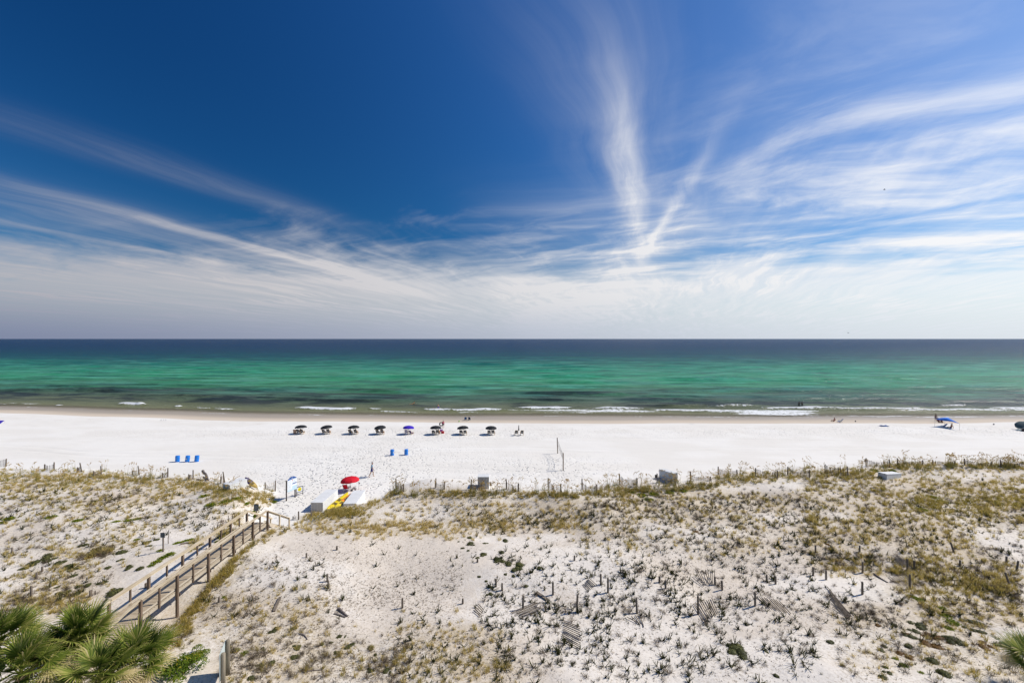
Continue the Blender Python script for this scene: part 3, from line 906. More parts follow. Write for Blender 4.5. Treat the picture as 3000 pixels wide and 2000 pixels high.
upright_row('broken row of crooked upright slats beside the boardwalk landing', (632, 1552), (692, 1513), 18, .62)
upright_row('three leftover slats sticking up beside an old post at far left', (268, 1746), (280, 1742), 4, .42)
upright_row('stub of slat fence sticking out of grass below the boxes', (905, 1521), (915, 1516), 4, .5)
upright_row('few slats standing near a stub right of the stair rail', (858, 1522), (868, 1519), 4, .45)

# driftwood and loose timber on the sand
DRIFT = wood('driftwood_timber', (.13, .105, .09), (.36, .30, .25))
def log(label, A, B, r0, r1, bend=0.0, lift=0.0, name='driftwood'):
    a = P(*A); b = P(*B)
    mid = (a + b) / 2
    base = Vector((mid.x, mid.y, G(mid.x, mid.y)))
    dirn = (b - a); side = Vector((-dirn.y, dirn.x, 0)).normalized()
    pts = []
    for k in range(6):
        t = k / 5
        q = a.lerp(b, t) + side * bend * 4 * t * (1 - t) + Vector((random.uniform(-.01, .01),) * 2 + (0,))
        q.z = G(q.x, q.y) + (r0 + (r1 - r0) * t) * .7 + lift * t
        pts.append(q - base)
    o = MB().tube(pts, [r0 + (r1 - r0) * t / 5 for t in range(6)], 8).build(name, DRIFT, None, base)
    return tag(o, label, 'driftwood')
def plank_on_sand(label, A, B, w=.16):
    a = P(*A); b = P(*B)
    base = (a + b) / 2; base.z = G(base.x, base.y)
    o = MB().beam(a - base + Vector((0, 0, .06)), b - base + Vector((0, 0, .06)), w, .05).build('loose_plank', FPOST, None, base)
    return tag(o, label, 'plank')
plank_on_sand('straight loose plank lying on pale sand at lower left centre', (803, 1791), (821, 1750))
plank_on_sand('thick grey plank lying beside a tall post at centre', (1571, 1735), (1603, 1757), .2)
log('upper log of a V-shaped pair of driftwood pieces on bare sand', (992, 1784), (1018, 1806), .10, .05)
log('lower log of a V-shaped pair of driftwood pieces on bare sand', (980, 1797), (1012, 1808), .06, .05)
log('curved driftwood stick near the round shrubs at bottom left', (879, 1857), (900, 1873), .05, .03, .08)
log('thin pale driftwood stick lying flat at bottom left of centre', (900, 1967), (945, 1962), .035, .02, .06)
log('short driftwood piece among brush on the right hand dune', (2560, 1681), (2600, 1706), .07, .04)
log('driftwood log lying behind the boardwalk rail', (528, 1595), (572, 1589), .08, .05, .05)
log('white bleached stick in the dense brush at right', (2668, 1735), (2685, 1730), .03, .02)
log('stout grey log propped up on the left dune crest', (609, 1408), (595, 1394), .13, .17, 0, .55, 'driftwood')
log('flat grey log lying beside the propped log on the left crest', (578, 1405), (597, 1408), .10, .08)
log('leaning stick standing beside the small dune sign', (493, 1592), (495, 1591), .035, .03, 0, 1.05)

# ------------------------------------------------------------------ storage boxes at the beach access
BOXW = paint('box_white_paint', (.74, .73, .70), .6, .25, .06, 1.2, .20)
BOXD = wood('box_boards', (.60, .56, .50), (.72, .68, .61), axis=2, scale=.5)
HINGE = paint('dark_hinge', (.06, .055, .05), .5, .4)
def storage_box(label, loc, rz, w, l, h, slope=0.0, pitch=0.0, lid=.05):
    """box with a front panel of boards, side panels and an overhanging lid; long axis +y"""
    b = empty('storage_box', loc)
    b.rotation_euler = (pitch, 0, rz)
    tag(b, label, 'box', 'white storage boxes on the beach')
    def wall(x0, y0, x1, y1, h0, h1, name):
        d = Vector((x1 - x0, y1 - y0, 0)).normalized(); nrm = Vector((d.y, -d.x, 0)) * .02
        a0 = Vector((x0, y0, -.15)); a1 = Vector((x1, y1, -.15)); b1 = Vector((x1, y1, h1)); b0 = Vector((x0, y0, h0))
        vs = [a0 + nrm, a1 + nrm, b1 + nrm, b0 + nrm, a0 - nrm, a1 - nrm, b1 - nrm, b0 - nrm]
        MB().add(vs, [(0, 1, 2, 3), (7, 6, 5, 4), (0, 4, 5, 1), (1, 5, 6, 2), (2, 6, 7, 3), (3, 7, 4, 0)]).build(name, BOXW, b)
    hf, hb = h - slope, h
    wall(-w / 2, -l / 2, -w / 2, l / 2, hf, hb, 'side_panel')
    wall(w / 2, l / 2, w / 2, -l / 2, hb, hf, 'side_panel')
    wall(w / 2 - .02, l / 2 - .02, -w / 2 + .02, l / 2 - .02, hb, hb, 'back_panel')
    nb = max(4, int(w / .16))
    for k in range(nb):
        x = -w / 2 + .02 + (k + .5) * (w - .04) / nb
        MB().box((x, -l / 2 + .01, (hf - .15) / 2), ((w - .04) / nb - .006, .03, hf + .14)).build('front_board', BOXD, b)
    M = Matrix.Rotation(math.atan2(slope, l), 3, 'X')
    MB().box((0, -.02, (hf + hb) / 2 + lid / 2 + .004), (w + .07, math.hypot(l, slope) + .10, lid), M, .01).build('lid', BOXW, b)
    for x in (-w * .28, w * .28):
        MB().box((x, l / 2 + .028, hb - .03), (.08, .012, .10)).build('hinge', HINGE, b)
    return b
def gpt(x, y, dz=0.0):
    return Vector((x, y, G(x, y) + dz))
storage_box('long white storage box left of the yellow kayaks', gpt(-19.95, 48.5), -.02, 1.22, 3.8, .96, .06)
storage_box('long white storage box right of the yellow kayaks', gpt(-16.65, 48.2), .08, 1.22, 3.8, .96, .06)
p = P(664, 1437)
storage_box('white storage box half sunk in grass on the left dune crest', p + Vector((.35, .9, -.15)), -.42, 1.12, 1.9, .85, .05)
p = P(1416, 1431)
storage_box('grey boarded storage box behind the middle sand fences', p + Vector((0, .6, 0)), .0, 1.12, 1.1, 1.12, -.05)
p = P(1972, 1414)
storage_box('white storage box in shade behind a sagging sand fence', p + Vector((-.15, 1.1, 0)), .38, .66, 2.1, .86, -.14)
p = P(2612, 1401)
storage_box('white storage box tilted into the right hand dune', p + Vector((0, .3, -.16)), 2.0, .85, 2.9, .66, 0.0, .10)

# ------------------------------------------------------------------ kayaks
def kayak(label, stern, bow, halfw, cols, roll=0.0, deep=.17, rocker=.16):
    """hull with rocker: gunwale and keel lines, open seat wells on top"""
    stern = Vector(stern); bow = Vector(bow)
    k = empty('kayak', stern)
    tag(k, label, 'kayak', 'kayaks on the beach')
    L = (bow - stern).length
    ax = (bow - stern).normalized()
    sd = ax.cross(Vector((0, 0, 1))).normalized()
    up = sd.cross(ax)
    q = Matrix.Rotation(roll, 3, ax)
    sd = q @ sd; up = q @ up
    n, m = 18, 12
    def ring(i, sc=1.0):
        t = i / n
        e = max(.02, math.sin(math.pi * min(max(t, .0), 1)) ** .55)
        c = ax * (L * t) + up * (rocker * (2 * t - 1) ** 2 * (1.2 if t > .5 else .8))
        out = []
        for j in range(m):
            an = 2 * math.pi * j / m
            hh = math.sin(an)
            out.append(c + sd * (math.cos(an) * halfw * e * sc) + up * ((hh * .10 if hh > 0 else hh * deep) * (e * .8 + .2) * sc + deep))
        return out
    segs = [(0, int(n * cols[0][1]))] if len(cols) == 1 else []
    a = 0
    for ci, (colname, frac) in enumerate(cols):
        b = n if ci == len(cols) - 1 else int(n * frac)
        vs = []; fs = []
        for i in range(a, b + 1): vs += ring(i)
        for i in range(b - a):
            for j in range(m):
                fs.append((i * m + j, i * m + (j + 1) % m, (i + 1) * m + (j + 1) % m, (i + 1) * m + j))
        if a == 0: fs.append(tuple(range(m))[::-1])
        if b == n: fs.append(tuple(range((b - a) * m, (b - a + 1) * m)))
        MB().add(vs, fs, True).build('hull' if ci == 0 else 'bow_section', KCOL[colname], k)
        a = b
    for t0, t1 in ((.28, .42), (.52, .68)):
        mb = MB()
        c = ax * (L * (t0 + t1) / 2) + up * (deep + .095 + rocker * .05)
        M = Matrix((ax, sd, up)).transposed()
        mb.box(c, (L * (t1 - t0), halfw * 1.05, .02), M, .008)
        mb.build('seat_well', KCOL['well'], k)
    return k
KCOL = {'yellow': paint('kayak_yellow', (.80, .60, .01), .35, .5, .05), 'orange': paint('kayak_orange', (.80, .26, .01), .35, .5, .05),
        'grey': paint('kayak_grey', (.30, .33, .34), .45, .4), 'dark': paint('kayak_purple', (.035, .02, .07), .4, .4), 'gold': paint('kayak_gold', (.42, .28, .05), .45, .4),
        'well': paint('kayak_well', (.16, .11, .03), .6, .2)}
def g3(x, y, dz): return Vector((x, y, G(x, y) + dz))
kayak('bright yellow kayak lying between the two white boxes', g3(-18.75, 45.9, .12), g3(-18.25, 50.4, .26), .38, [('yellow', .999)], .25, .22, .24)
kayak('yellow and orange kayak squeezed against the right white box', g3(-18.08, 45.8, .26), g3(-17.75, 50.7, .34), .33, [('yellow', .45), ('orange', 1.0)], .65, .2, .22)
kayak('grey kayak leaning on the left side of the right box', g3(-17.55, 45.9, .30), g3(-17.50, 49.3, .42), .20, [('grey', .999)], 1.15, .14, .1)
pk = P(742, 1428); pk2 = P(712, 1420)
kayak('dark purple and gold kayak propped up in tall grass on the left crest', pk2 + Vector((.1, .1, .70)), pk + Vector((.5, -.2, -.05)), .30, [('dark', .55), ('gold', 1.0)], .5, .16, .08)

# ------------------------------------------------------------------ umbrellas, chairs
POLE = paint('umbrella_pole', (.55, .50, .42), .5, .4)
DARKP = paint('dark_pole', (.05, .045, .045), .5, .4)
def fabric(name, col):
    return paint(name, col, .75, .2, .14, 5.0)
UMB = {'black': fabric('canopy_black', (.022, .023, .025)), 'purple': fabric('canopy_purple', (.05, .022, .42)), 'red': fabric('canopy_red', (.62, .012, .025)), 'greygreen': fabric('canopy_greygreen', (.085, .125, .125))}
def panel_mesh(r, edge, top, mat, val=.10):
    """one eighth of a domed canopy with a hanging valance"""
    vs = []; fs = []
    ns = 6
    for i in range(ns + 1):
        t = i / ns
        rr = r * math.sin(t * math.pi / 2) ** .92
        zz = edge + (top - edge) * math.cos(t * math.pi / 2) ** 1.15
        for j in range(4):
            a = (j / 3 - .5) * math.pi / 4
            k = 1 - .035 * t * (1 - abs(j / 1.5 - 1))      # cloth pulls in between the ribs
            vs.append((rr * k * math.cos(a), rr * k * math.sin(a), zz - .012 * t * (1 - abs(j / 1.5 - 1))))
    for j in range(4):
        a = (j / 3 - .5) * math.pi / 4
        k = .965 if j in (1, 2) else 1.0
        vs.append((r * k * 1.005 * math.cos(a), r * k * 1.005 * math.sin(a), edge - val * (1.0 if j in (1, 2) else .55)))
    for i in range(ns + 1):
        for j in range(3):
            fs.append((i * 4 + j, i * 4 + j + 1, (i + 1) * 4 + j + 1, (i + 1) * 4 + j))
    me = mesh_np('canopy_panel', vs, fs, mat, None, True)
    return me
_pm = {}
def umbrella(label, foot, r, edge, top, colour, tilt=(0, 0), closed=False, group=None, pole=POLE, rz=0.0):
    u_ = empty('beach_umbrella', foot)
    u_.rotation_euler = (tilt[0], tilt[1], rz)
    tag(u_, label, 'umbrella', group)
    MB().tube([(0, 0, -.25), (0, 0, top + .02)], .022, 8).build('pole', pole, u_)
    if closed:
        c = MB()
        prof = [(.02, top + .05), (.055, top), (.07, top - .25), (.11, edge + .05), (.13, edge - .05), (.12, edge - .12)][::-1]
        vs = []; fs = []
        for i, (rr, z) in enumerate(prof):
            for k in range(16):
                a = 2 * math.pi * k / 16
                q = rr * (1.0 if k % 2 else .78)
                vs.append((q * math.cos(a), q * math.sin(a), z))
        for i in range(len(prof) - 1):
            for k in range(16):
                fs.append((i * 16 + k, i * 16 + (k + 1) % 16, (i + 1) * 16 + (k + 1) % 16, (i + 1) * 16 + k))
        c.add(vs, fs); c.build('canopy', UMB[colour], u_)
        return u_
    hub = MB()
    hub.lathe([(.0, top + .055), (.018, top + .05), (.03, top + .012), (.05, top + .008), (.05, top - .004)][::-1], 10)
    for k in range(8):
        a = (k + .5) * math.pi / 4
        pts = []
        for i in range(5):
            t = i / 4
            pts.append((r * math.sin(t * math.pi / 2) ** .92 * math.cos(a) * .99, r * math.sin(t * math.pi / 2) ** .92 * math.sin(a) * .99, edge + (top - edge) * math.cos(t * math.pi / 2) ** 1.15 - .015))
        hub.tube(pts, .006, 4, False, False)
    can = hub.build('canopy', UMB[colour] if colour != 'red' else DARKP, u_)
    key = (r, edge, top, colour)
    if key not in _pm: _pm[key] = panel_mesh(r, edge, top, UMB[colour])
    for k in range(8):
        place(_pm[key], 'canopy_panel', can, (0, 0, 0), (0, 0, k * math.pi / 4))
    return u_
CHW = wood('chair_wood', (.45, .30, .17), (.62, .45, .28))
SLB = fabric('sling_black', (.018, .018, .02))
SLG = fabric('sling_headrest', (.30, .31, .32))
SLR = fabric('sling_red', (.55, .01, .02))
SLP = fabric('sling_purple', (.05, .03, .20))
SLBL = fabric('sling_blue', (.02, .10, .32))
SLT = fabric('sling_teal', (.02, .22, .27))
SLW = fabric('sling_white', (.62, .60, .58))
ALU = paint('chair_tube', (.62, .60, .56), .35, .5)
def chair(label, loc, rz, sling, group=None, frame=None, low=False, stripes=None):
    """reclined beach chair, faces +y (the sea); the back leans towards the dunes"""
    frame = frame or CHW
    c = empty('beach_chair', loc, rz)
    tag(c, label, 'chair', group)
    w = .56
    sh = .20 if low else .36
    bt = (-.62, .78) if low else (-.62, .98)          # y, z of the top of the back
    sf = (.38, sh + .06)
    def sheet(name, a, b, mat, ww, sagv=.03):
        vs = []; fs = []
        for i in range(5):
            t = i / 4
            y = a[0] + (b[0] - a[0]) * t; z = a[1] + (b[1] - a[1]) * t - sagv * 4 * t * (1 - t)
            for x in (-ww / 2, ww / 2): vs += [(x, y, z), (x, y, z - .012)]
        for i in range(4):
            o = i * 4
            fs += [(o, o + 4, o + 6, o + 2), (o + 1, o + 3, o + 7, o + 5), (o, o + 1, o + 5, o + 4), (o + 2, o + 6, o + 7, o + 3)]
        fs += [(0, 2, 3, 1), (16, 17, 19, 18)]
        return MB().add(vs, fs).build(name, mat, c)
    bk = sheet('backrest', (-.10, sh - .02), bt, sling, w - .07)
    if stripes is not None:
        for s0 in (.18, .55):
            sheet('stripe', (-.10 + (bt[0] + .10) * s0 - .05, sh + (bt[1] - sh) * s0), (-.10 + (bt[0] + .10) * (s0 + .16) - .05, sh + (bt[1] - sh) * (s0 + .16)), stripes, w - .06, 0).parent = bk
    else:
        sheet('headrest', (-.10 + (bt[0] + .10) * .36 - .03, sh + (bt[1] - sh) * .36 - .012), (-.10 + (bt[0] + .10) * .62 - .03, sh + (bt[1] - sh) * .62 - .012), SLG if sling is SLB else sling, w * .55, 0)
    sheet('seat', (-.10, sh - .02), sf, sling, w - .07, .05)
    for sx in (-1, 1):
        x = sx * w / 2
        mb = MB()
        mb.beam((x, -.12, sh - .04), (x, bt[0] - .03, bt[1] + .03), .03, .045)
        mb.beam((x, -.45, .0), (x, sf[0] + .02, sf[1]), .03, .045)
        mb.build('side_frame', frame, c)
        MB().beam((x * 1.03, -.34, sh + .22), (x * 1.03, .22, sh + .24), .05, .025).build('armrest', frame, c)
        MB().beam((x * .98, .30, -.04), (x * .98, .10, sh + .22), .03, .035).build('leg', frame, c)
        MB().beam((x * .98, -.42, -.04), (x * .98, -.20, sh + .22), .03, .035).build('leg', frame, c)
    MB().beam((-w / 2, bt[0] - .02, bt[1] + .02), (w / 2, bt[0] - .02, bt[1] + .02), .03, .03).build('top_rail', frame, c)
    MB().beam((-w / 2, sf[0], sf[1] - .01), (w / 2, sf[0], sf[1] - .01), .03, .03).build('front_rail', frame, c)
    return c
# the row facing the water
ROW = [(884, 'black'), (960, 'black'), (1038, 'black'), (1116, 'black'), (1197, 'purple'), (1277, 'black'), (1357, 'black'), (1438, 'black'), (1519, 'closed')]
NAMES = ['leftmost of the row', 'second from the left', 'third from the left', 'fourth from the left', '', 'sixth from the left', 'seventh from the left', 'eighth from the left, the last open one', '']
row_pts = []
for i, (x, c) in enumerate(ROW):
    f = P(x - 2 + i * .35, 1269.6 + i * .42)
    row_pts.append(f)
    if c == 'closed':
        umbrella('closed black umbrella at the right end of the row', f, .9, .95, 1.75, 'black', (0, 0), True, 'umbrellas in a row by the water')
    elif c == 'purple':
        umbrella('open purple umbrella in the row of black ones', f, 1.06, 1.16, 1.58, 'purple', (-.05, .03), False, 'umbrellas in a row by the water', rz=.3)
    else:
        umbrella('open black umbrella facing the sea, ' + NAMES[i], f, 1.06, 1.16, 1.58, 'black', (-.04 + random.uniform(-.06, .06), -.10 + .02 * i + random.uniform(-.05, .05)), False, 'umbrellas in a row by the water', rz=.2 * i)
    if c == 'purple':
        chair('purple striped chair under the purple umbrella', f + Vector((-.28, -.25, 0)), .06, SLP, 'chairs under the umbrella row', None, False, SLW)
        chair('dark folded-down chair to the right of the purple striped chair', f + Vector((.62, .0, 0)), -.5, SLP, 'chairs under the umbrella row', None, True)
    else:
        which = {0: 'the leftmost umbrella', 1: 'the second umbrella', 2: 'the third umbrella', 3: 'the fourth umbrella', 5: 'the sixth umbrella', 6: 'the seventh umbrella', 7: 'the eighth umbrella', 8: 'the closed umbrella'}[i]
        sp = .38 if i not in (2, 8) else .52
        for s, nm in ((-1, 'left'), (1, 'right')):
            q = f + Vector((s * sp + (0.05 if i else .1), -.35 + .12 * s * (i % 2), 0))
            q.z = G(q.x, q.y)
            chair('black wood-framed chair, ' + nm + ' one under ' + which + ' of the row', q, random.uniform(-.08, .08), SLB, 'chairs under the umbrella row')
# towel over the leftmost chair
TOW = fabric('towel_tan', (.50, .30, .19))
q = row_pts[0] + Vector((-.95, -.45, 0)); q.z = G(q.x, q.y)
tw = empty('draped_towel', q); tag(tw, 'tan towel hung over a chair back under the leftmost umbrella', 'towel')
vs = []; fs = []
for i in range(7):
    for j in range(5):
        vs.append((-.26 + .13 * j, .02 * math.sin(j * 2.1 + i) - .10 * i / 6, .02 + i * .14))
for i in range(6):
    for j in range(4):
        fs.append((i * 5 + j, i * 5 + j + 1, (i + 1) * 5 + j + 1, (i + 1) * 5 + j))
o = place(mesh_np('cloth', vs, fs, TOW, None, True), 'cloth', tw)
md = o.modifiers.new('thick', 'SOLIDIFY'); md.thickness = .015
MB().tube([(-.3, -.09, .85), (.3, -.09, .85)], .018, 6).build('rail', CHW, tw)
MB().tube([(-.29, -.1, .85), (-.29, .12, -.02)], .018, 6).build('leg', CHW, tw)
MB().tube([(.29, -.1, .85), (.29, .12, -.02)], .018, 6).build('leg', CHW, tw)
# red one behind the boxes
f = P(1027, 1437.5)
umbrella('red umbrella with a red chair beneath, behind the white boxes', f, 1.07, 1.20, 1.66, 'red', (-.05, -.06), False, None, DARKP, .2)
q = P(1015, 1439)
chair('red folding chair with metal frame under the red umbrella', q, .05, SLR, None, ALU)
q = P(1051, 1436.5)
st = empty('stake_lamp', q); tag(st, 'thin stake with a small dark cup on top right of the red umbrella', 'stake')
MB().tube([(0, 0, -.1), (0, 0, .80)], .012, 6).build('stake', DARKP, st)
MB().lathe([(.04, .0), (.07, .05), (.07, .14), (.05, .16)], 10, (.06, 0, .78)).build('cup', DARKP, st)
q = P(1036, 1436)
cr = empty('beach_cart', q); tag(cr, 'small dark cart with a white tub beside the red umbrella', 'cart')
MB().box((.05, 0, .22), (.5, .3, .05), None, .01).build('tray', DARKP, cr)
MB().box((.12, 0, .36), (.32, .24, .20), None, .03).build('tub', SLW, cr)
for x in (-.15, .25):
    o = MB().lathe([(.03, -.03), (.10, -.03), (.10, .03), (.03, .03)], 12).build('wheel', DARKP, cr, (x, -.17, .10), (R(90), 0, 0))
MB().tube([(-.2, 0, .24), (-.42, 0, .62)], .012, 6).build('handle', DARKP, cr)
# other chairs and umbrellas
chair('light blue low chair on the wet sand, left of a pair', P(1364, 1230.5), .1, SLBL, None, ALU, True)
chair('dark blue low chair on the wet sand, right of a pair', P(1376, 1230.5), -.1, fabric('sling_navy', (.015, .03, .10)), None, ALU, True)
chair('empty blue chair near the person sitting on wet sand', P(2460, 1236), .5, SLBL, None, ALU, True)
chair('blue low chair in the shade of the blue canopy', P(2762, 1252), 1.2, SLBL, None, ALU, True)
chair('teal low chair at the right edge of the beach', P(2987, 1261), .6, SLT, None, ALU, True)
umbrella('grey green umbrella tilted over a teal chair at right edge', P(2999, 1258), 1.25, 1.05, 1.45, 'greygreen', (.35, -.45), False, None, POLE, 0)
q = P(2999, 1263)
bagm = MB(); bagm.box((0, 0, .2), (.6, .4, .4), None, .08)
bg_ = empty('beach_bag', q); tag(bg_, 'black bag beside the teal chair at right edge', 'bag')
bagm.build('body', SLB, bg_)
MB().tube([(-.2, 0, .38), (-.15, 0, .52), (.15, 0, .52), (.2, 0, .38)], .014, 6).build('handle', SLB, bg_)
# purple thing cut by the left edge: low tent shade
q = P(2, 1241)
tt = empty('beach_tent', q); tag(tt, 'purple low beach shade cut off by the left edge', 'beach tent')
MB().add([(-.8, -.6, 0), (.35, -.6, 0), (.2, .5, .62), (-.7, .5, .62), (-.8, -.5, 0), (.35, -.5, 0), (.18, .55, .57), (-.68, .55, .57)],
         [(0, 1, 2, 3), (7, 6, 5, 4), (0, 4, 5, 1), (1, 5, 6, 2), (2, 6, 7, 3), (3, 7, 4, 0)]).build('fabric', UMB['purple'], tt)
for x in (-.7, .2):
    MB().tube([(x, .52, .6), (x, .62, -.05)], .012, 6).build('pole', POLE, tt)
# coolers and bags by the sixth umbrella
q = P(1297, 1269)
ck = empty('cooler', q); tag(ck, 'red cooler on the sand by the sixth umbrella', 'cooler')
RED = paint('cooler_red', (.55, .02, .03), .4, .4); WHT = paint('cooler_white', (.75, .74, .72), .5, .3)
MB().box((0, 0, .19), (.55, .36, .36), None, .03).build('body', RED, ck)
MB().box((0, 0, .40), (.58, .39, .06), None, .02).build('lid', RED, ck)
MB().tube([(-.3, 0, .3), (-.32, 0, .48), (.32, 0, .48), (.3, 0, .3)], .012, 6).build('handle', WHT, ck)
q = P(1293, 1264)
tb = empty('tote_bag', q); tag(tb, 'pink and purple tote bag behind the red cooler', 'bag')
MB().add([(-.22, -.12, 0), (.22, -.12, 0), (.22, .12, 0), (-.22, .12, 0), (-.28, -.14, .42), (.28, -.14, .42), (.28, .14, .42), (-.28, .14, .42)],
         [(3, 2, 1, 0), (0, 1, 5, 4), (1, 2, 6, 5), (2, 3, 7, 6), (3, 0, 4, 7), (4, 5, 6, 7)]).build('body', fabric('tote_purple', (.30, .12, .40)), tb)
for y in (-.13, .13):
    MB().tube([(-.14, y, .42), (-.10, y, .58), (.10, y, .58), (.14, y, .42)], .012, 6).build('strap', fabric('tote_pink', (.62, .25, .35)), tb)
# folded towel and small things on the right
q = P(2589, 1248)
twl = empty('beach_towel', q); tag(twl, 'dark blue towel lying crumpled on the right beach', 'towel')
vs = []; fs = []
for i in range(9):
    for j in range(6):
        vs.append((-.75 + i * .19 + random.uniform(-.03, .03), -.4 + j * .16, .05 + .06 * math.sin(i * 1.3 + j * .9) + .05 * random.random()))
for i in range(8):
    for j in range(5):
        fs.append((i * 6 + j, (i + 1) * 6 + j, (i + 1) * 6 + j + 1, i * 6 + j + 1))
place(mesh_np('cloth', vs, fs, SLBL, None, True), 'cloth', twl).modifiers.new('thick', 'SOLIDIFY').thickness = -.04
for px, py, lab, col in ((2506, 1235, 'small dark ball on the wet sand right of the empty chair', (.05, .04, .04)), (2911, 1244, 'small dark ball on sand left of the teal chair', (.06, .05, .05)), (1345, 1235, 'small green ball on sand left of the paired chairs', (.15, .5, .03))):
    q = P(px, py)
    o = MB().lathe([(.0, -.14), (.08, -.115), (.13, -.05), (.14, 0), (.13, .05), (.08, .115), (.0, .14)], 14).build('beach_ball', paint('ball_%d' % px, col), None, q + Vector((0, 0, .13)))
    tag(o, lab, 'ball')

# blue canopy on poles
BLUE = fabric('canopy_blue', (.012, .16, .62))
A_, B_, C_, D__ = P(2737, 1250), P(2765, 1251), P(2811, 1259), P(2788, 1247)
base = (A_ + C_) / 2; base.z = G(base.x, base.y)
cn = empty('sun_canopy', base); tag(cn, 'blue fabric sun canopy sloping on thin poles', 'canopy')
def top(p, h): return p - base + Vector((0, 0, h))
cor = [top(A_ + Vector((.5, .3, 0)), 1.50), top(B_ + Vector((.2, 0, 0)), 1.30), top(C_, 1.22), top(D__ + Vector((0, .8, 0)), 1.55)]
vs = []; fs = []
N_ = 9
for i in range(N_):
    for j in range(N_):
        a, b = i / (N_ - 1), j / (N_ - 1)
        q = (cor[0].lerp(cor[3], a)).lerp(cor[1].lerp(cor[2], a), b)
        q.z += .28 * math.sin(math.pi * a) * math.sin(math.pi * b) + .10 * math.sin(math.pi * a)
        vs.append(q)
for i in range(N_ - 1):
    for j in range(N_ - 1):
        fs.append((i * N_ + j, (i + 1) * N_ + j, (i + 1) * N_ + j + 1, i * N_ + j + 1))
place(mesh_np('fabric', [tuple(q) for q in vs], fs, BLUE, None, True), 'fabric', cn).modifiers.new('thick', 'SOLIDIFY').thickness = .02
for c_, gpos in zip(cor, (A_, B_, C_, D__)):
    MB().tube([gpos - base + Vector((0, 0, -.1)), c_], .02, 6).build('pole', POLE, cn)

# ------------------------------------------------------------------ blue drums
DRUM = paint('drum_blue', (.012, .20, .66), .4, .45, .08, 4.0)
INS = paint('drum_inside', (.015, .03, .07), .8, .1)  # inside surface, coloured much darker than the drum's outer blue
drum_prof = [(.24, .0), (.275, .015), (.285, .06), (.283, .20), (.292, .225), (.292, .25), (.284, .275), (.29, .44), (.284, .60), (.292, .625), (.292, .65), (.284, .675), (.282, .82), (.272, .865), (.28, .875), (.28, .90), (.262, .90)]
drum_me = MB().lathe(drum_prof, 24).mesh('body', DRUM)
lin_me = MB().lathe([(.0, .42), (.262, .42), (.262, .899), (.255, .899)], 24, cap=False).mesh('inner_wall', INS)
def drum_label(mat=None):
    vs = []; fs = []
    for k in range(5):
        a = -1.9 + .13 * k
        for z in (.38, .56): vs.append((.2945 * math.cos(a), .2945 * math.sin(a), z))
    for k in range(4): fs.append((2 * k, 2 * k + 2, 2 * k + 3, 2 * k + 1))
    return mesh_np('sticker', vs, fs, paint('sticker_white', (.72, .70, .66)))
lab_me = drum_label()
DR = [(520, 1352, .03, -.02, 'leftmost of three blue plastic drums on the sand', 0), (548.5, 1352, .10, .05, 'middle of three blue plastic drums, with a pale sticker', 1), (576, 1351.5, .09, .03, 'rightmost of three blue plastic drums, leaning slightly', 0),
      (1149, 1333, .0, .0, 'left of two blue drums near the umbrellas, with pale sticker', 2), (1190, 1332, .02, 0, 'right of two blue drums on the open beach', 0)]
for (x, y, tx, ty, lab, stk) in DR:
    q = P(x, y)
    d_ = empty('trash_drum', q + Vector((0, 0, -.03))); d_.rotation_euler = (ty, tx, random.uniform(0, 1))
    tag(d_, lab, 'drum', 'blue drums on the beach')
    place(drum_me, 'body', d_); place(lin_me, 'inner_wall', d_)
    if stk: place(lab_me, 'sticker', d_, (0, 0, 0), (0, 0, -d_.rotation_euler[2] + (0 if stk == 1 else 1.15)))

# ------------------------------------------------------------------ volleyball net
near = P(1650, 1377); farp = P(1634, 1327.5)
vb = empty('volleyball_net', near); tag(vb, 'beach volleyball net strung between two tall posts', 'net')
VP = wood('net_post_timber', (.14, .10, .07), (.28, .21, .15), axis=2)
hN, hF = 2.35, 2.45
fo = farp - near
MB().lathe([(.07, -.3), (.07, hN - .05), (.06, hN)], 10).build('post', VP, vb)
MB().lathe([(.07, -.3), (.07, hF - .05), (.06, hF)], 10).build('post', VP, vb, fo, (0, -.035, 0))
mb = MB(); tape = MB()
rows, cols_ = 9, 60
def netpt(t, k):
    zt = hN - .12 + (hF - hN) * t - .42 * 4 * t * (1 - t)
    zb = zt - .85 + .25 * 4 * t * (1 - t) * .3
    q = fo * (t * .99 + .005); q = Vector((q.x - .07 * t, q.y, fo.z * t))
    return q + Vector((.10 * math.sin(math.pi * t), 0, zt + (zb - zt) * k))
for r_ in range(1, rows):
    mb.tube([netpt(c / 20, r_ / (rows - 1)) for c in range(21)], .0022, 3, False, False)
for c in range(cols_ + 1):
    mb.tube([netpt(c / cols_, 0), netpt(c / cols_, 1)], .0022, 3, False, False)
STR = paint('net_string', (.12, .11, .10), .8, .1)
mb.build('net_mesh', STR, vb)
for k in (0, 1):
    for c in range(20):
        a, b = netpt(c / 20, k), netpt((c + 1) / 20, k)
        tape.beam(a, b, .010, .03)
tape.build('net_tape', paint('net_tape', (.35, .31, .28)), vb)

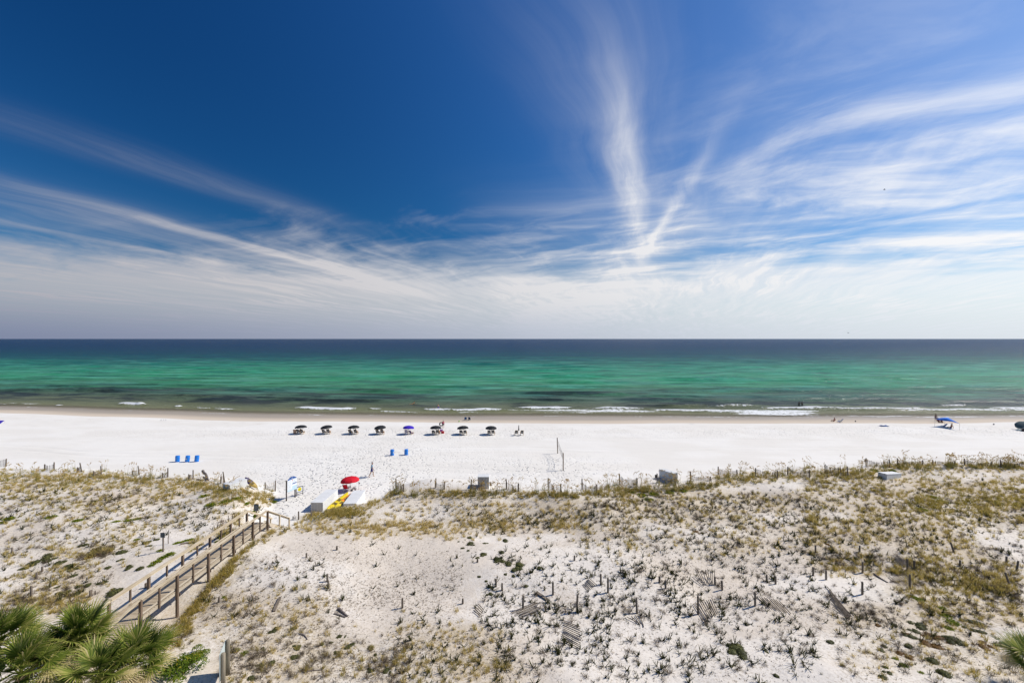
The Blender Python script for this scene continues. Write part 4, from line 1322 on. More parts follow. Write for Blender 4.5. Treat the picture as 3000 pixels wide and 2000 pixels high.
# ------------------------------------------------------------------ signs
SPOST = paint('sign_post_brown', (.050, .036, .033), .7, .2, .2, 6)
SWHITE = paint('sign_white', (.80, .82, .83), .45, .35, .03)
SBLUE = paint('sign_blue', (.022, .085, .30), .45, .35, .06)
SLIGHT = paint('sign_pale_blue', (.52, .68, .74), .45, .35, .05)
SRED = paint('sign_red', (.62, .05, .04), .5, .3)
SGREY = paint('sign_ink_grey', (.42, .45, .48), .6, .2)
a = P(839.2, 1466.5); b = P(864.5, 1456)
dirv = Vector((b.x - a.x, b.y - a.y, 0)); W = dirv.length
ang = math.atan2(dirv.y, dirv.x)
sg = empty('beach_sign', a, ang); tag(sg, 'tall white notice board with an arched blue top on two posts', 'sign')
MB().box((0, 0, 1.05), (.10, .10, 2.3), None, .008).build('post', SPOST, sg)
MB().box((W, 0, 1.05 + (b.z - a.z)), (.10, .10, 2.3), None, .008).build('post', SPOST, sg)
PW0, PW1 = .06, W + .16
ft = -.062
def sheet_poly(pts, y0, y1, name, mat, parent):
    nn = len(pts)
    vs = [(x, y0, z) for x, z in pts] + [(x, y1, z) for x, z in pts]
    fs = [tuple(range(nn)), tuple(range(nn, 2 * nn))[::-1]] + [(i, nn + i, nn + (i + 1) % nn, (i + 1) % nn) for i in range(nn)]
    return MB().add(vs, fs).build(name, mat, parent)
brd = sheet_poly([(PW0, .92), (PW1, .92), (PW1, 2.16), (PW0, 2.16)], ft - .03, ft, 'board', SWHITE, sg)
mid_ = (PW0 + PW1) / 2
def arch(x): return 2.17 + .30 * (1 - ((x - mid_) / (PW1 - mid_)) ** 2)
xs = [PW0 + (PW1 - PW0) * i / 14 for i in range(15)]
sheet_poly([(x, arch(x)) for x in xs] + [(PW1, 2.165), (PW0, 2.165)], ft - .03, ft, 'arch_top', SBLUE, sg)
fy = ft - .030
def strip(x0, x1, z0, z1, name, mat, par, lift=.004):
    return sheet_poly([(x0, z0), (x1, z0), (x1, z1), (x0, z1)], fy - lift, fy - .0005, name, mat, par)
strip(mid_ - .012, mid_ + .012, .95, 2.44, 'seam', SWHITE, sg, .006)
strip(PW0, mid_ - .02, .93, 1.10, 'band', SLIGHT, sg)
strip(mid_ + .02, PW1, .93, 1.40, 'band', SLIGHT, sg)
strip(mid_ + .03, PW1 - .03, 1.60, 1.70, 'band', SBLUE, sg)
strip(mid_ + .02, mid_ + .08, 1.96, 2.12, 'mark', SRED, sg)
strip(mid_ + .22, mid_ + .34, 1.90, 2.08, 'emblem', SLIGHT, sg)
for i in range(11):
    strip(PW0 + .06, mid_ - .08 - .06 * ((i * 7) % 3), 2.04 - i * .085, 2.055 - i * .085, 'text_line', SGREY, sg, .003)
for i in range(4):
    strip(mid_ + .08, PW1 - .10 - .05 * (i % 2), 1.86 - i * .055, 1.872 - i * .055, 'text_line', SGREY, sg, .003)
for i in range(5):
    strip(PW0 + .25 + i * .16, PW0 + .36 + i * .16, 2.225 + .02 * (2 - abs(i - 2)), 2.25 + .02 * (2 - abs(i - 2)), 'lettering', SLIGHT, sg, .003)
# small framed sign with the yellow disc
a = P(868.5, 1453); b = P(887.5, 1448)
dirv = Vector((b.x - a.x, b.y - a.y, 0)); W = dirv.length
s2 = empty('framed_sign', a, math.atan2(dirv.y, dirv.x)); tag(s2, 'low dark framed sign with a yellow disc beside the tall notice board', 'sign')
MB().beam((0, 0, -.1), (0, 0, .98), .05, .05).build('leg', SPOST, s2)
MB().beam((W, 0, -.1), (W, 0, .98), .05, .05).build('leg', SPOST, s2)
for z, nm in ((.975, 'top_rail'), (.40, 'bottom_rail'), (.20, 'foot_rail')):
    MB().beam((.025, 0, z), (W - .025, 0, z), .045, .05).build(nm, SPOST, s2)
MB().box((W / 2, .0, .69), (W - .06, .012, .52)).build('board', SWHITE, s2)
vs = [(W / 2 + .22 * math.cos(t * math.pi / 12), -.012, .70 + .20 * math.sin(t * math.pi / 12)) for t in range(24)]
MB().add(vs + [(x, -.007, z) for x, y, z in vs], [tuple(range(24)), tuple(range(24, 48))[::-1]] + [(i, 24 + i, 24 + (i + 1) % 24, (i + 1) % 24) for i in range(24)]).build('yellow_disc', paint('sign_yellow', (.80, .66, .01)), s2)
MB().tube([(W / 2 - .14 + .056 * i, -.0145, .70 + .03 * math.sin(i * 2.4)) for i in range(6)], .010, 5).build('emblem_mark', paint('emblem_dark', (.30, .26, .04)), s2)
# grey sign at the landing of the boardwalk
SG1 = paint('sign_slate', (.060, .072, .078), .6, .25, .15, 8)
def post_sign(label, foot, w, h, hb, rz, lines, post_r=.05, cap=False):
    s = empty('dune_sign', foot, rz); tag(s, label, 'sign', 'small grey signs in the dune')
    MB().box((0, .04, (hb + h) / 2 - .1), (.09, .07, hb + h + .2), None, .006).build('post', FPOST, s)
    bd = MB().box((0, -.012, hb + h / 2), (w, .03, h), None, .004).build('board', SG1, s)
    for i in range(lines):
        z = hb + h - .09 - i * (h - .14) / max(1, lines - 1)
        lw = w * (.78 if i % 2 == 0 else .60)
        MB().box((-.02 * (i % 3), -.0295, z), (lw, .004, .018)).build('text_line', paint('sign_text', (.40, .42, .42)), bd)
    if cap: MB().box((.02, .02, hb + h + .03), (w * .55, .10, .05), None, .01).build('cap', paint('cap_tan', (.45, .30, .12)), s)
    return s
q = P(751, 1517)
post_sign('dark grey lettered sign on a post at the end of the boardwalk', q, .46, .64, .70, .0, 7, cap=True)
q = P(477, 1616)
post_sign('small dark square sign on a post left of the boardwalk', q, .36, .36, 1.10, -.1, 3)
# sign seen from behind at the bottom edge
a = P(667.5, 1974); b = P(654, 2010)
bs = empty('board_sign', a); tag(bs, 'pale board between two thick posts at the bottom edge, seen edge-on', 'sign')
dv = b - a
for q, h in ((Vector((0, 0, 0)), 1.72), (dv, 1.62)):
    MB().lathe([(.10, -.3), (.10, h - .02), (.085, h)], 12).build('post', wood('sign_post_timber', (.16, .135, .10), (.33, .28, .20), axis=2), bs, q)
pn = Vector((dv.y, -dv.x, 0)).normalized() * .115
mb = MB()
mb.beam(pn + Vector((0, 0, 1.0)) - dv * .18, pn + dv * 1.18 + Vector((0, 0, 1.0)), .03, 1.35)
mb.build('board', paint('board_pale', (.55, .60, .56), .5, .3, .05), bs)
# little brown triangular marker by the grey box
q = P(1437.5, 1421)
mk = empty('marker', q); tag(mk, 'small brown triangular marker right of the grey boarded box', 'marker')
MB().add([(-.12, 0, 0), (.16, 0, 0), (-.08, 0, .42), (-.12, .05, 0), (.16, .05, 0), (-.08, .05, .42)], [(0, 1, 2), (5, 4, 3), (0, 3, 4, 1), (1, 4, 5, 2), (2, 5, 3, 0)]).build('board', FPOST, mk)
MB().box((-.09, .08, .10), (.04, .04, .5)).build('stake', FPOST, mk)

# ------------------------------------------------------------------ birds
FEATH = paint('gull_feathers', (.20, .20, .21), .7, .2)
def gull(label, loc, rz, span, flying=True):
    b = empty('seabird', loc, rz); tag(b, label, 'bird', 'seabirds')
    s = span / 1.0
    prof = [(-.22, .005), (-.16, .03), (-.05, .055), (.06, .06), (.14, .045), (.19, .04), (.235, .022), (.27, .004)]
    mb = MB()
    if flying:
        mb.tube([(0, y * s, .02 * s * math.sin(y * 6)) for y, r in prof], [r * s for y, r in prof], 8)
        for sx in (-1, 1):
            ys_ = [(0.03, .09, -.07, .02), (.22, .11, -.05, .14), (.38, .05, -.07, .12), (.52, -.06, -.10, .04)]
            vs = []
            for (x, y0, y1, z) in ys_:
                vs += [(sx * x * s, y0 * s, z * s), (sx * x * s, y1 * s, z * s - .004), (sx * x * s, (y0 + y1) / 2 * s, z * s + .012 * s)]
            fs = []
            for i in range(3):
                o = i * 3
                fs += [(o, o + 3, o + 5, o + 2), (o + 2, o + 5, o + 4, o + 1), (o, o + 1, o + 4, o + 3)]
            mb2 = MB().add(vs, fs).build('wing', FEATH, b)
    else:
        mb.tube([(0, y * s, (.24 + max(0, y) * .5) * s) for y, r in prof], [r * s for y, r in prof], 8)
        for sx in (-1, 1):
            MB().tube([(sx * .02 * s, 0, .22 * s), (sx * .02 * s, .01, 0)], .006 * s, 5).build('leg', FEATH, b)
    mb.build('body', FEATH, b)
def sky_pt(px, py, dist): return Vector(((px - 1500) / FPX * dist, dist, CAM_H - (py - HOR) / FPX * dist))
gull('bird gliding high against the white clouds at right', sky_pt(2591, 556, 110), 1.0, 1.1)
gull('bird flying just above the horizon at right', sky_pt(2485, 975, 140), .4, 1.0)
for i, x in enumerate((472, 479, 486)):
    gull(('left', 'middle', 'right')[i] + ' one of three small shorebirds standing at the wet sand', P(x, 1232.5), .4 * i, .8, False)
# ------------------------------------------------------------------ plants
GREEN = leafmat('spiky_leaf', [(0, (.030, .036, .012)), (.35, (.068, .076, .022)), (.65, (.140, .130, .042)), (.85, (.26, .22, .075)), (1, (.38, .30, .14))], .28)
GRASS = leafmat('dune_grass', [(0, (.075, .095, .012)), (.3, (.22, .205, .030)), (.55, (.45, .345, .070)), (.8, (.66, .50, .155)), (1, (.76, .62, .30))], .42)
OAT = leafmat('sea_oat', [(0, (.10, .13, .03)), (.35, (.28, .26, .07)), (.6, (.55, .42, .16)), (.85, (.60, .40, .17)), (1, (.66, .48, .25))], .35)
TWIG = leafmat('dry_brush', [(0, (.07, .052, .038)), (.4, (.16, .118, .078)), (.75, (.29, .22, .14)), (1, (.22, .19, .07))], .1)
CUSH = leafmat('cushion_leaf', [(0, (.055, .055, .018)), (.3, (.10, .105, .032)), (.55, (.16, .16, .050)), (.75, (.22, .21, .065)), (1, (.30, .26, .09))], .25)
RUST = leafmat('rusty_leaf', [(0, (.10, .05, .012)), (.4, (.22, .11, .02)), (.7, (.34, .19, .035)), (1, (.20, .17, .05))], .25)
CREEP = leafmat('creeper_leaf', [(0, (.055, .09, .006)), (.35, (.13, .19, .010)), (.7, (.30, .32, .018)), (1, (.50, .42, .03))], .4)
BUSHM = leafmat('bush_leaf', [(0, (.04, .08, .008)), (.4, (.11, .18, .014)), (.75, (.22, .28, .025)), (1, (.60, .44, .04))], .4)
PALM = leafmat('palm_leaf', [(0, (.018, .042, .010)), (.3, (.075, .120, .016)), (.55, (.20, .245, .034)), (.78, (.46, .41, .12)), (1, (.62, .50, .28))], .30, .55)

class TB:
    """triangle collector with a tint per vertex"""
    def __init__(self): self.v = []; self.f = []; self.t = []
    def blade(self, p, d, L, w, droop, t0, t1=None, segs=2, side=None):
        p = np.array(p, float); d = np.array(d, float); d /= np.linalg.norm(d) + 1e-9
        if side is None:
            side = np.cross(d, [0, 0, 1.0])
            if np.linalg.norm(side) < 1e-3: side = np.array([1.0, 0, 0])
            a = rng.uniform(0, np.pi); side /= np.linalg.norm(side)
            side = side * np.cos(a) + np.cross(d, side) * np.sin(a)
        b = len(self.v); t1 = t0 if t1 is None else t1
        for i in range(segs):
            s = i / segs
            c = p + d * L * s + np.array([0, 0, -droop * L * s * s])
            ww = w * (1 - .35 * s) * .5
            self.v += [c - side * ww, c + side * ww]; self.t += [t0 + (t1 - t0) * s] * 2
        self.v.append(p + d * L + np.array([0, 0, -droop * L])); self.t.append(t1)
        for i in range(segs - 1):
            o = b + 2 * i
            self.f += [(o, o + 1, o + 3), (o, o + 3, o + 2)]
        o = b + 2 * (segs - 1)
        self.f.append((o, o + 1, o + 2))
    def leaf(self, c, nrm, s, t):
        c = np.array(c, float); nrm = np.array(nrm, float); nrm /= np.linalg.norm(nrm) + 1e-9
        a = np.cross(nrm, [.3, .5, .8]); a /= np.linalg.norm(a) + 1e-9; b_ = np.cross(nrm, a)
        an = rng.uniform(0, 6.28); x = a * np.cos(an) + b_ * np.sin(an); y = np.cross(nrm, x)
        b = len(self.v)
        self.v += [c - x * s, c + y * s * .5, c + x * s, c - y * s * .5]; self.t += [t] * 4
        self.f += [(b, b + 1, b + 2), (b, b + 2, b + 3)]
    def arr(self): return np.array(self.v, float), np.array(self.f, int), np.array(self.t, float)
def sph():
    a = rng.uniform(0, 2 * np.pi); return np.array([np.cos(a), np.sin(a), 0])
def v_spiky(k):
    b = TB(); n_ = rng.integers(4, 10); base = rng.uniform(.05, .42)
    for i in range(n_):
        a = rng.uniform(0, 2 * np.pi); el = rng.uniform(.25, 1.35)
        d = np.array([np.cos(a) * np.cos(el), np.sin(a) * np.cos(el), np.sin(el)])
        L = rng.uniform(.5, 1.0); t = base + rng.uniform(-.15, .2)
        st = np.array([rng.normal(0, .08), rng.normal(0, .08), 0])
        side = np.cross(d, [0, 0, 1.]); side /= np.linalg.norm(side) + 1e-6
        b.blade(st, d, L, .095, rng.uniform(-.35, .15), t, t + .15, 3, side)
        b.blade(st, d, L, .085, rng.uniform(-.35, .15), t - .08, t + .1, 2, np.cross(d, side))
        for q in range(3):
            s = rng.uniform(.25, .95)
            dd = d + rng.normal(0, .55, 3); dd[2] = abs(dd[2])
            b.blade(st + d * L * s, dd, rng.uniform(.10, .22), .05, 0, t + rng.uniform(-.1, .15), None, 1)
    return b.arr()
def v_tuft(k):
    b = TB(); n_ = rng.integers(20, 34)
    for i in range(n_):
        a = rng.uniform(0, 2 * np.pi); el = rng.uniform(.75, 1.5)
        d = np.array([np.cos(a) * np.cos(el), np.sin(a) * np.cos(el), np.sin(el)])
        t = rng.uniform(.30, .85)
        b.blade(np.array([rng.normal(0, .12), rng.normal(0, .12), -.03]), d, rng.uniform(.5, 1.0), .034, rng.uniform(0, .45), t - .12, t + .2, 2)
    return b.arr()
def v_oat(k):
    b = TB()
    for i in range(16):
        a = rng.uniform(0, 2 * np.pi); el = rng.uniform(.8, 1.5)
        d = np.array([np.cos(a) * np.cos(el), np.sin(a) * np.cos(el), np.sin(el)])
        b.blade((rng.normal(0, .07), rng.normal(0, .07), -.03), d, rng.uniform(.3, .55), .020, .3, rng.uniform(.1, .35), .5, 2)
    for i in range(rng.integers(2, 5)):
        a = rng.uniform(0, 2 * np.pi); el = rng.uniform(1.25, 1.52)
        d = np.array([np.cos(a) * np.cos(el) - .06, np.sin(a) * np.cos(el), np.sin(el)])
        L = rng.uniform(.72, .95); p = np.array([rng.normal(0, .06), rng.normal(0, .06), -.03])
        for s_ in (np.array([1., 0, 0]), np.array([0, 1., 0])):
            b.blade(p, d, L, .018, 0, .4, .65, 2, s_)
        tip = p + d * L * .93
        dr = np.array([-.35 + rng.normal(0, .25), rng.normal(0, .3), .75])
        for q in range(9):
            s = q / 8
            c = tip + dr * .26 * s + np.array([-.05 * s * s, 0, -.07 * s * s])
            for w in range(2):
                dd = dr + rng.normal(0, .28, 3); dd[2] -= .6 * s
                b.blade(c, dd, rng.uniform(.05, .09), .034, .1, rng.uniform(.55, 1.0), None, 1)
    return b.arr()
def v_dry(k):
    b = TB()
    for i in range(rng.integers(14, 22)):
        a = rng.uniform(0, 2 * np.pi); el = rng.uniform(.15, 1.3)
        d = np.array([np.cos(a) * np.cos(el), np.sin(a) * np.cos(el), np.sin(el)])
        L = rng.uniform(.4, .9); t = rng.uniform(.1, .8)
        b.blade((rng.normal(0, .1), rng.normal(0, .1), 0), d, L, .035, rng.uniform(-.1, .2), t, t, 2)
        for q in range(4):
            dd = d + rng.normal(0, .6, 3); dd[2] = abs(dd[2]) * .7
            b.blade(d * L * rng.uniform(.3, .9), dd, rng.uniform(.12, .32), .022, 0, t + rng.uniform(-.1, .3), None, 1)
    return b.arr()
def v_cushion(k):
    b = TB()
    n_ = 230
    lob = [(np.array([rng.normal(0, .45), rng.normal(0, .35), 0]), rng.uniform(.45, .7)) for _ in range(3)] + [(np.zeros(3), .8)]
    for i in range(n_):
        c, r = lob[rng.integers(0, len(lob))]
        a = rng.uniform(0, 2 * np.pi); z = rng.uniform(0.02, 1); rr = np.sqrt(1 - z * z)
        nn = np.array([np.cos(a) * rr, np.sin(a) * rr, z])
        p = c + nn * np.array([r, r, r * .48]) * rng.uniform(.82, 1.06)
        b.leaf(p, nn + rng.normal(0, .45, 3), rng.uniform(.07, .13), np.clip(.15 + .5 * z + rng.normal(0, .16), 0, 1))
    for c, r in lob:       # closed inner hull in the darkest leaf tints
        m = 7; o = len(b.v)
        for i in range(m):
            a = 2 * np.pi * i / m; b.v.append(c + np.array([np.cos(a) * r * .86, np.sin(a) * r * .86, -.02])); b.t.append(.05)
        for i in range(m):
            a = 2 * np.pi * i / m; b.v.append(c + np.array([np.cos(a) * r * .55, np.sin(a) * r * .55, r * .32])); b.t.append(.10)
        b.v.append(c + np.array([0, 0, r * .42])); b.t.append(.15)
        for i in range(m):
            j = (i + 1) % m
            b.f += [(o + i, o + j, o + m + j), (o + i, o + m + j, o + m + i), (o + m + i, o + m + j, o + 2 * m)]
    return b.arr()
def v_creeper(k):
    b = TB()
    for i in range(240):
        r = np.sqrt(rng.uniform(0, 1)) * rng.uniform(.5, 1); a = rng.uniform(0, 2 * np.pi)
        p = np.array([np.cos(a) * r, np.sin(a) * r, rng.uniform(.02, .16) * (1.2 - r)])
        b.leaf(p, np.array([0, 0, 1]) + rng.normal(0, .45, 3), rng.uniform(.09, .17), np.clip(rng.normal(.5, .22), 0, 1))
    for i in range(14):
        a = rng.uniform(0, 2 * np.pi)
        b.blade((0, 0, .04), (np.cos(a), np.sin(a), .05), rng.uniform(.6, 1.25), .03, .05, .2, .4, 2)
    return b.arr()
def v_sprout(k):
    b = TB()
    for i in range(rng.integers(3, 6)):
        a = rng.uniform(0, 2 * np.pi); el = rng.uniform(.1, 1.3)
        d = np.array([np.cos(a) * np.cos(el), np.sin(a) * np.cos(el), np.sin(el)])
        b.blade((rng.normal(0, .25), rng.normal(0, .25), 0), d, rng.uniform(.5, 1), .30, .1, rng.uniform(.1, .9), None, 1)
    return b.arr()
KINDS = {   # maker, material, size range in metres, name, category, group
    'S': (v_spiky, GREEN, (.14, .52), 'spiky_plant', 'plant', 'spiky dark green dune plants'),
    'T': (v_tuft, GRASS, (.32, .70), 'grass_tuft', 'grass', 'tufts of dune grass'),
    'O': (v_oat, OAT, (1.0, 1.65), 'sea_oats', 'grass', 'sea oats with seed heads'),
    'D': (v_dry, TWIG, (.28, .55), 'dry_brush', 'shrub', 'dry brown brush in the dune'),
    'P': (v_sprout, TWIG, (.05, .15), 'sprout', 'plant', 'sprouts')}
VARS = {k: [KINDS[k][0](i) for i in range(10)] for k in KINDS}
def tri_mesh(name, V, F, T, mat):
    me = bpy.data.meshes.new(name)
    me.vertices.add(len(V)); me.vertices.foreach_set('co', V.reshape(-1).astype(np.float32))
    me.loops.add(len(F) * 3); me.loops.foreach_set('vertex_index', F.reshape(-1).astype(np.int32))
    me.polygons.add(len(F)); me.polygons.foreach_set('loop_start', (np.arange(len(F)) * 3).astype(np.int32))
    me.update(calc_edges=True)
    a_ = me.attributes.new('tint', 'FLOAT', 'POINT'); a_.data.foreach_set('value', T.astype(np.float32))
    me.materials.append(mat)
    return me
# bands read off the photo: (x0, y0, x1, y1, half height in px, counts by kind, tint shift of the grass)
BANDS = [
    (0, 1405, 330, 1400, 20, dict(T=270, O=32), .05), (330, 1405, 620, 1425, 16, dict(T=190, O=34), .05), (620, 1443, 820, 1462, 20, dict(T=190, O=24), .0),
    (0, 1442, 520, 1450, 20, dict(T=150, S=80, D=30), .0), (0, 1482, 760, 1492, 26, dict(S=210, T=130, D=60, P=250), .0), (0, 1540, 640, 1530, 24, dict(S=140, T=60, D=30, P=250), .05),
    (0, 1600, 450, 1600, 33, dict(S=60, P=320, T=70, D=30), .05), (0, 1690, 330, 1680, 45, dict(S=50, P=380, D=30, T=50), .1), (0, 1772, 260, 1760, 26, dict(T=110, D=45, P=150, S=20), .1),
    (560, 1600, 700, 1530, 16, dict(T=40, S=25, P=40), .0), (250, 1480, 420, 1440, 14, dict(D=40), 0), (230, 1630, 330, 1612, 12, dict(D=40, T=30), 0),
    (520, 1830, 720, 1600, 22, dict(T=230, D=30, S=15), -.08), (720, 1590, 885, 1505, 16, dict(T=120, S=40, D=20), -.02), (885, 1507, 1080, 1497, 12, dict(T=240), -.1),
    (1080, 1475, 1150, 1450, 13, dict(T=45), 0), (430, 1900, 560, 1840, 25, dict(T=140, D=15), -.12), (640, 1575, 760, 1545, 8, dict(T=60), -.1),
    (1120, 1446, 1720, 1449, 9, dict(T=190, O=80), -.02), (1120, 1486, 1700, 1490, 26, dict(T=105, S=35, D=25, P=110), .15), (870, 1546, 1500, 1546, 20, dict(T=260, S=45, D=20), .22),
    (1350, 1530, 1720, 1535, 28, dict(S=150, T=100, D=30), .1), (870, 1612, 1400, 1622, 36, dict(P=300, S=22), 0), (700, 1650, 1000, 1680, 60, dict(P=560, S=40, D=12), 0),
    (560, 1770, 1000, 1800, 66, dict(P=1000, T=70, D=40, S=30), .25), (650, 1935, 1200, 1940, 58, dict(P=1000, D=110, T=70), .2), (1000, 1740, 1350, 1720, 60, dict(P=1000, S=34), 0),
    (1150, 1900, 1500, 1925, 75, dict(P=800, S=130, T=120), .2), (1450, 1650, 1800, 1650, 68, dict(S=190, P=260), 0), (1400, 1790, 1800, 1790, 58, dict(S=300, P=260, D=25), 0),
    (1450, 1930, 1800, 1930, 65, dict(S=180, P=220, D=18), 0), (1720, 1442, 2100, 1424, 11, dict(T=170, O=64), -.08), (1720, 1472, 2350, 1468, 24, dict(D=160, S=150, T=130), .0),
    (1700, 1520, 2400, 1520, 34, dict(S=380, D=150, T=150), .05), (1700, 1590, 2400, 1590, 34, dict(S=210, P=350, D=55, T=60), .1), (1800, 1680, 2400, 1680, 54, dict(S=320, P=460, D=55), 0),
    (1800, 1790, 2400, 1800, 54, dict(S=260, P=420, D=35), 0), (1800, 1925, 2400, 1930, 65, dict(S=190, P=280, D=35), 0), (2100, 1405, 2600, 1384, 13, dict(T=220, O=54), -.06),
    (2600, 1366, 3020, 1368, 9, dict(O=100, T=150), .02), (2350, 1420, 3020, 1440, 38, dict(T=520, S=80, D=90), -.06), (2350, 1510, 3020, 1510, 40, dict(S=300, T=360, D=160), -.04),
    (2350, 1575, 2850, 1580, 28, dict(S=140, T=120, P=160, D=45), .05), (2400, 1650, 2700, 1650, 34, dict(S=100, D=60, T=70, P=170), .0), (2620, 1680, 2990, 1725, 60, dict(T=320, S=190, D=150), -.05),
    (2650, 1480, 3020, 1470, 20, dict(T=180), -.2), (2400, 1760, 2640, 1800, 48, dict(S=70, P=210, D=45), 0), (2450, 1900, 3010, 1950, 80, dict(P=320, S=45, D=45, T=70), .1), (2850, 1625, 3010, 1605, 38, dict(P=70, D=20, S=24), 0),
    (2700, 1800, 3010, 1790, 40, dict(P=160, D=40, T=60, S=20), 0)]
cand = {k: [] for k in KINDS}
def in_quads(x, y):
    for q in QUADS:
        s_ = 0
        ok = True
        for a_, b_ in zip(q, q[1:] + q[:1]):
            c_ = (b_[0] - a_[0]) * (y - a_[1]) - (b_[1] - a_[1]) * (x - a_[0])
            if s_ == 0: s_ = 1 if c_ > 0 else -1
            elif c_ * s_ < 0: ok = False; break
        if ok: return True
    return False
RANK = ['largest'] + [ordinal(k_) + ' largest' for k_ in range(2, 100)]
_cnt = {}
def near_label(what, x, y):
    """call in order of falling size: names a plant by its rank beside the nearest landmark"""
    if not LMA: LMA.append(np.array([(a_, b_) for a_, b_, c_ in LM]))
    d2 = (LMA[0][:, 0] - x) ** 2 + (LMA[0][:, 1] - y) ** 2
    i = int(np.argmin(d2))
    dx_, dy_ = x - LM[i][0], y - LM[i][1]
    side = ('right of ' if dx_ > 0 else 'left of ') if abs(dx_) > abs(dy_) else ('behind ' if dy_ > 0 else 'in front of ')
    key = (what, side, i)
    r = _cnt.get(key, 0); _cnt[key] = r + 1
    return RANK[min(r, len(RANK) - 1)] + ' ' + what + ' ' + side + LM[i][2]
LMA = []
LM += [(-21.5, 30.5, 'the boardwalk deck'), (-21.5, 40.5, 'the boardwalk stairs'), (P(477, 1616).x, P(477, 1616).y, 'the small square dune sign'), (-19.7, 46.5, 'the left long white box'), (-17.0, 46.2, 'the right long white box'), (P(667, 1974).x, P(667, 1974).y, 'the pale board sign')]
for bi, (x0, y0, x1, y1, ht, cnt, ts) in enumerate(BANDS):
    for k, n_ in cnt.items():
        N_ = int(n_ * 3.0)
        s = rng.uniform(0, 1, N_)
        px = x0 + (x1 - x0) * s + rng.normal(0, 8, N_)
        py = y0 + (y1 - y0) * s + np.clip(rng.normal(0, .72, N_), -1.8, 1.8) * ht
        W_ = hit(px, py)
        cl = fbm(W_[:, 0] / (1.5 if k != 'P' else 1.1), W_[:, 1] / 1.3, 101 + bi * 3 + ord(k), 2)
        n2_ = int(n_ * {'T': 1.7, 'S': .85, 'P': 2.3, 'D': 1.7, 'O': 1.35}[k])
        keep = np.argsort(-(cl + rng.uniform(0, 1.1 if k == 'S' else .7, N_)))[:n2_]
        for i in keep:
            X_, Y_, Z_ = W_[i]
            # keep the boardwalk, the path and the boxes clear
            if -22.7 < X_ < -20.4 and 20 < Y_ < 43: continue
            if Y_ > 42.3 and -23.0 - .4 * (Y_ - 42) < X_ < (-19.8 if Y_ < 44.5 else -15.2): 
                if k != 'T' or Y_ > 46.3 or X_ < -20.6: continue
            if Y_ > fence_y(X_) + 1.8: continue
            if in_quads(px[i], py[i]) and rng.random() < .85: continue
            lo, hi = KINDS[k][2]
            sz = (lo + (hi - lo) * rng.random() ** 1.5) * (1.0 if Y_ > 30 or k != 'T' else .8)
            cand[k].append((X_, Y_, Z_, sz, rng.integers(0, 10), rng.uniform(0, 6.28), ts, px[i], py[i]))
# dead grass thatch on the sand follows how thick the plants stand
pts_ = np.array([(c[0], c[1]) for k in 'TD' for c in cand[k]])
Hh, xe, ye = np.histogram2d(pts_[:, 0], pts_[:, 1], bins=(240, 100), range=((-90, 90), (10, 62)))
Hh = np.minimum(Hh, 4.0)
for _ in range(2):
    Hp = np.pad(Hh, 1, mode='edge')
    Hh = sum(Hp[1 + a_:1 + a_ + 240, 1 + b_:1 + b_ + 100] for a_ in (-1, 0, 1) for b_ in (-1, 0, 1)) / 9.0
ix_ = np.clip(((Xg + 90) / 180 * 240).astype(int), 0, 239); iy_ = np.clip(((Yg - 10) / 52 * 100).astype(int), 0, 99)
th_ = np.where((np.abs(Xg) < 90) & (Yg > 10) & (Yg < 62), Hh[ix_, iy_], 0)
a_ = sand.data.attributes.new('thatch', 'FLOAT', 'POINT')
a_.data.foreach_set('value', (0.62 * sstep(0.25, 2.2, th_)).reshape(-1).astype(np.float32))
def zone(px, py):
    if px < 830:
        return 'on the left dune' if py < 1560 else ('in the hollow left of the boardwalk' if px < 560 and py < 1800 else 'right of the boardwalk')
    if py < 1460: return 'along the middle dune crest' if px < 2100 else 'along the right dune crest'
    if px < 1400: return 'on the pale sand left of centre'
    if px < 1850: return 'among the fallen fences at centre'
    if px < 2400: return 'on the slope right of centre'
    return 'on the right hand dune'
WORDS = {'S': 'dark spiky plant', 'T': 'grass tuft', 'O': 'sea oats clump', 'D': 'dry brown brush', 'P': ''}
for k in 'STOD':
    mk_, mat, rg, nm, cat, grp = KINDS[k]
    L_ = sorted(cand[k], key=lambda c: -c[3] / c[1])
    mes = [tri_mesh(nm, *VARS[k][i], mat) for i in range(10)]
    for c in L_[:300]:
        o = place(mes[c[4]], nm, None, (c[0], c[1], c[2] - .015), (rng.normal(0, .08), rng.normal(0, .08), c[5]), (c[3], c[3], c[3] * rng.uniform(.8, 1.2)))
        z = zone(c[7], c[8])
        tag(o, near_label(WORDS[k], c[0], c[1]), cat, grp + ' ' + z)
    cand[k] = L_[300:]
def merge(name, label, items):
    """items: (list of (x, y, z, size, variant, yaw, tint shift)), kind -> one mesh object"""
    for k, L_ in items:
        if not L_: continue
        Vs = []; Fs = []; Ts = []; o = 0
        for c in L_:
            V, F, T = VARS[k][c[4]]
            ca, sa = math.cos(c[5]), math.sin(c[5])
            v2 = np.stack([(V[:, 0] * ca - V[:, 1] * sa), (V[:, 0] * sa + V[:, 1] * ca), V[:, 2]], -1) * c[3]
            v2 += np.array([c[0], c[1], c[2] - .01])
            Vs.append(v2); Fs.append(F + o); o += len(V)
            Ts.append(np.clip(T + rng.normal(0, .10) + (c[6] + .16 if k in 'T' else 0), 0, 1))
        ob = place(tri_mesh(name, np.concatenate(Vs), np.concatenate(Fs), np.concatenate(Ts), KINDS[k][1]), name)
        tag(ob, label, kind='stuff')
merge('dune_plants', 'small spiky green plants scattered over the dunes', [('S', cand['S'])])
merge('dune_grass', 'sparse tufts of dune grass over the dunes', [('T', cand['T'])])
merge('sea_oat_stand', 'thin stand of more sea oats on the crest', [('O', cand['O'])])
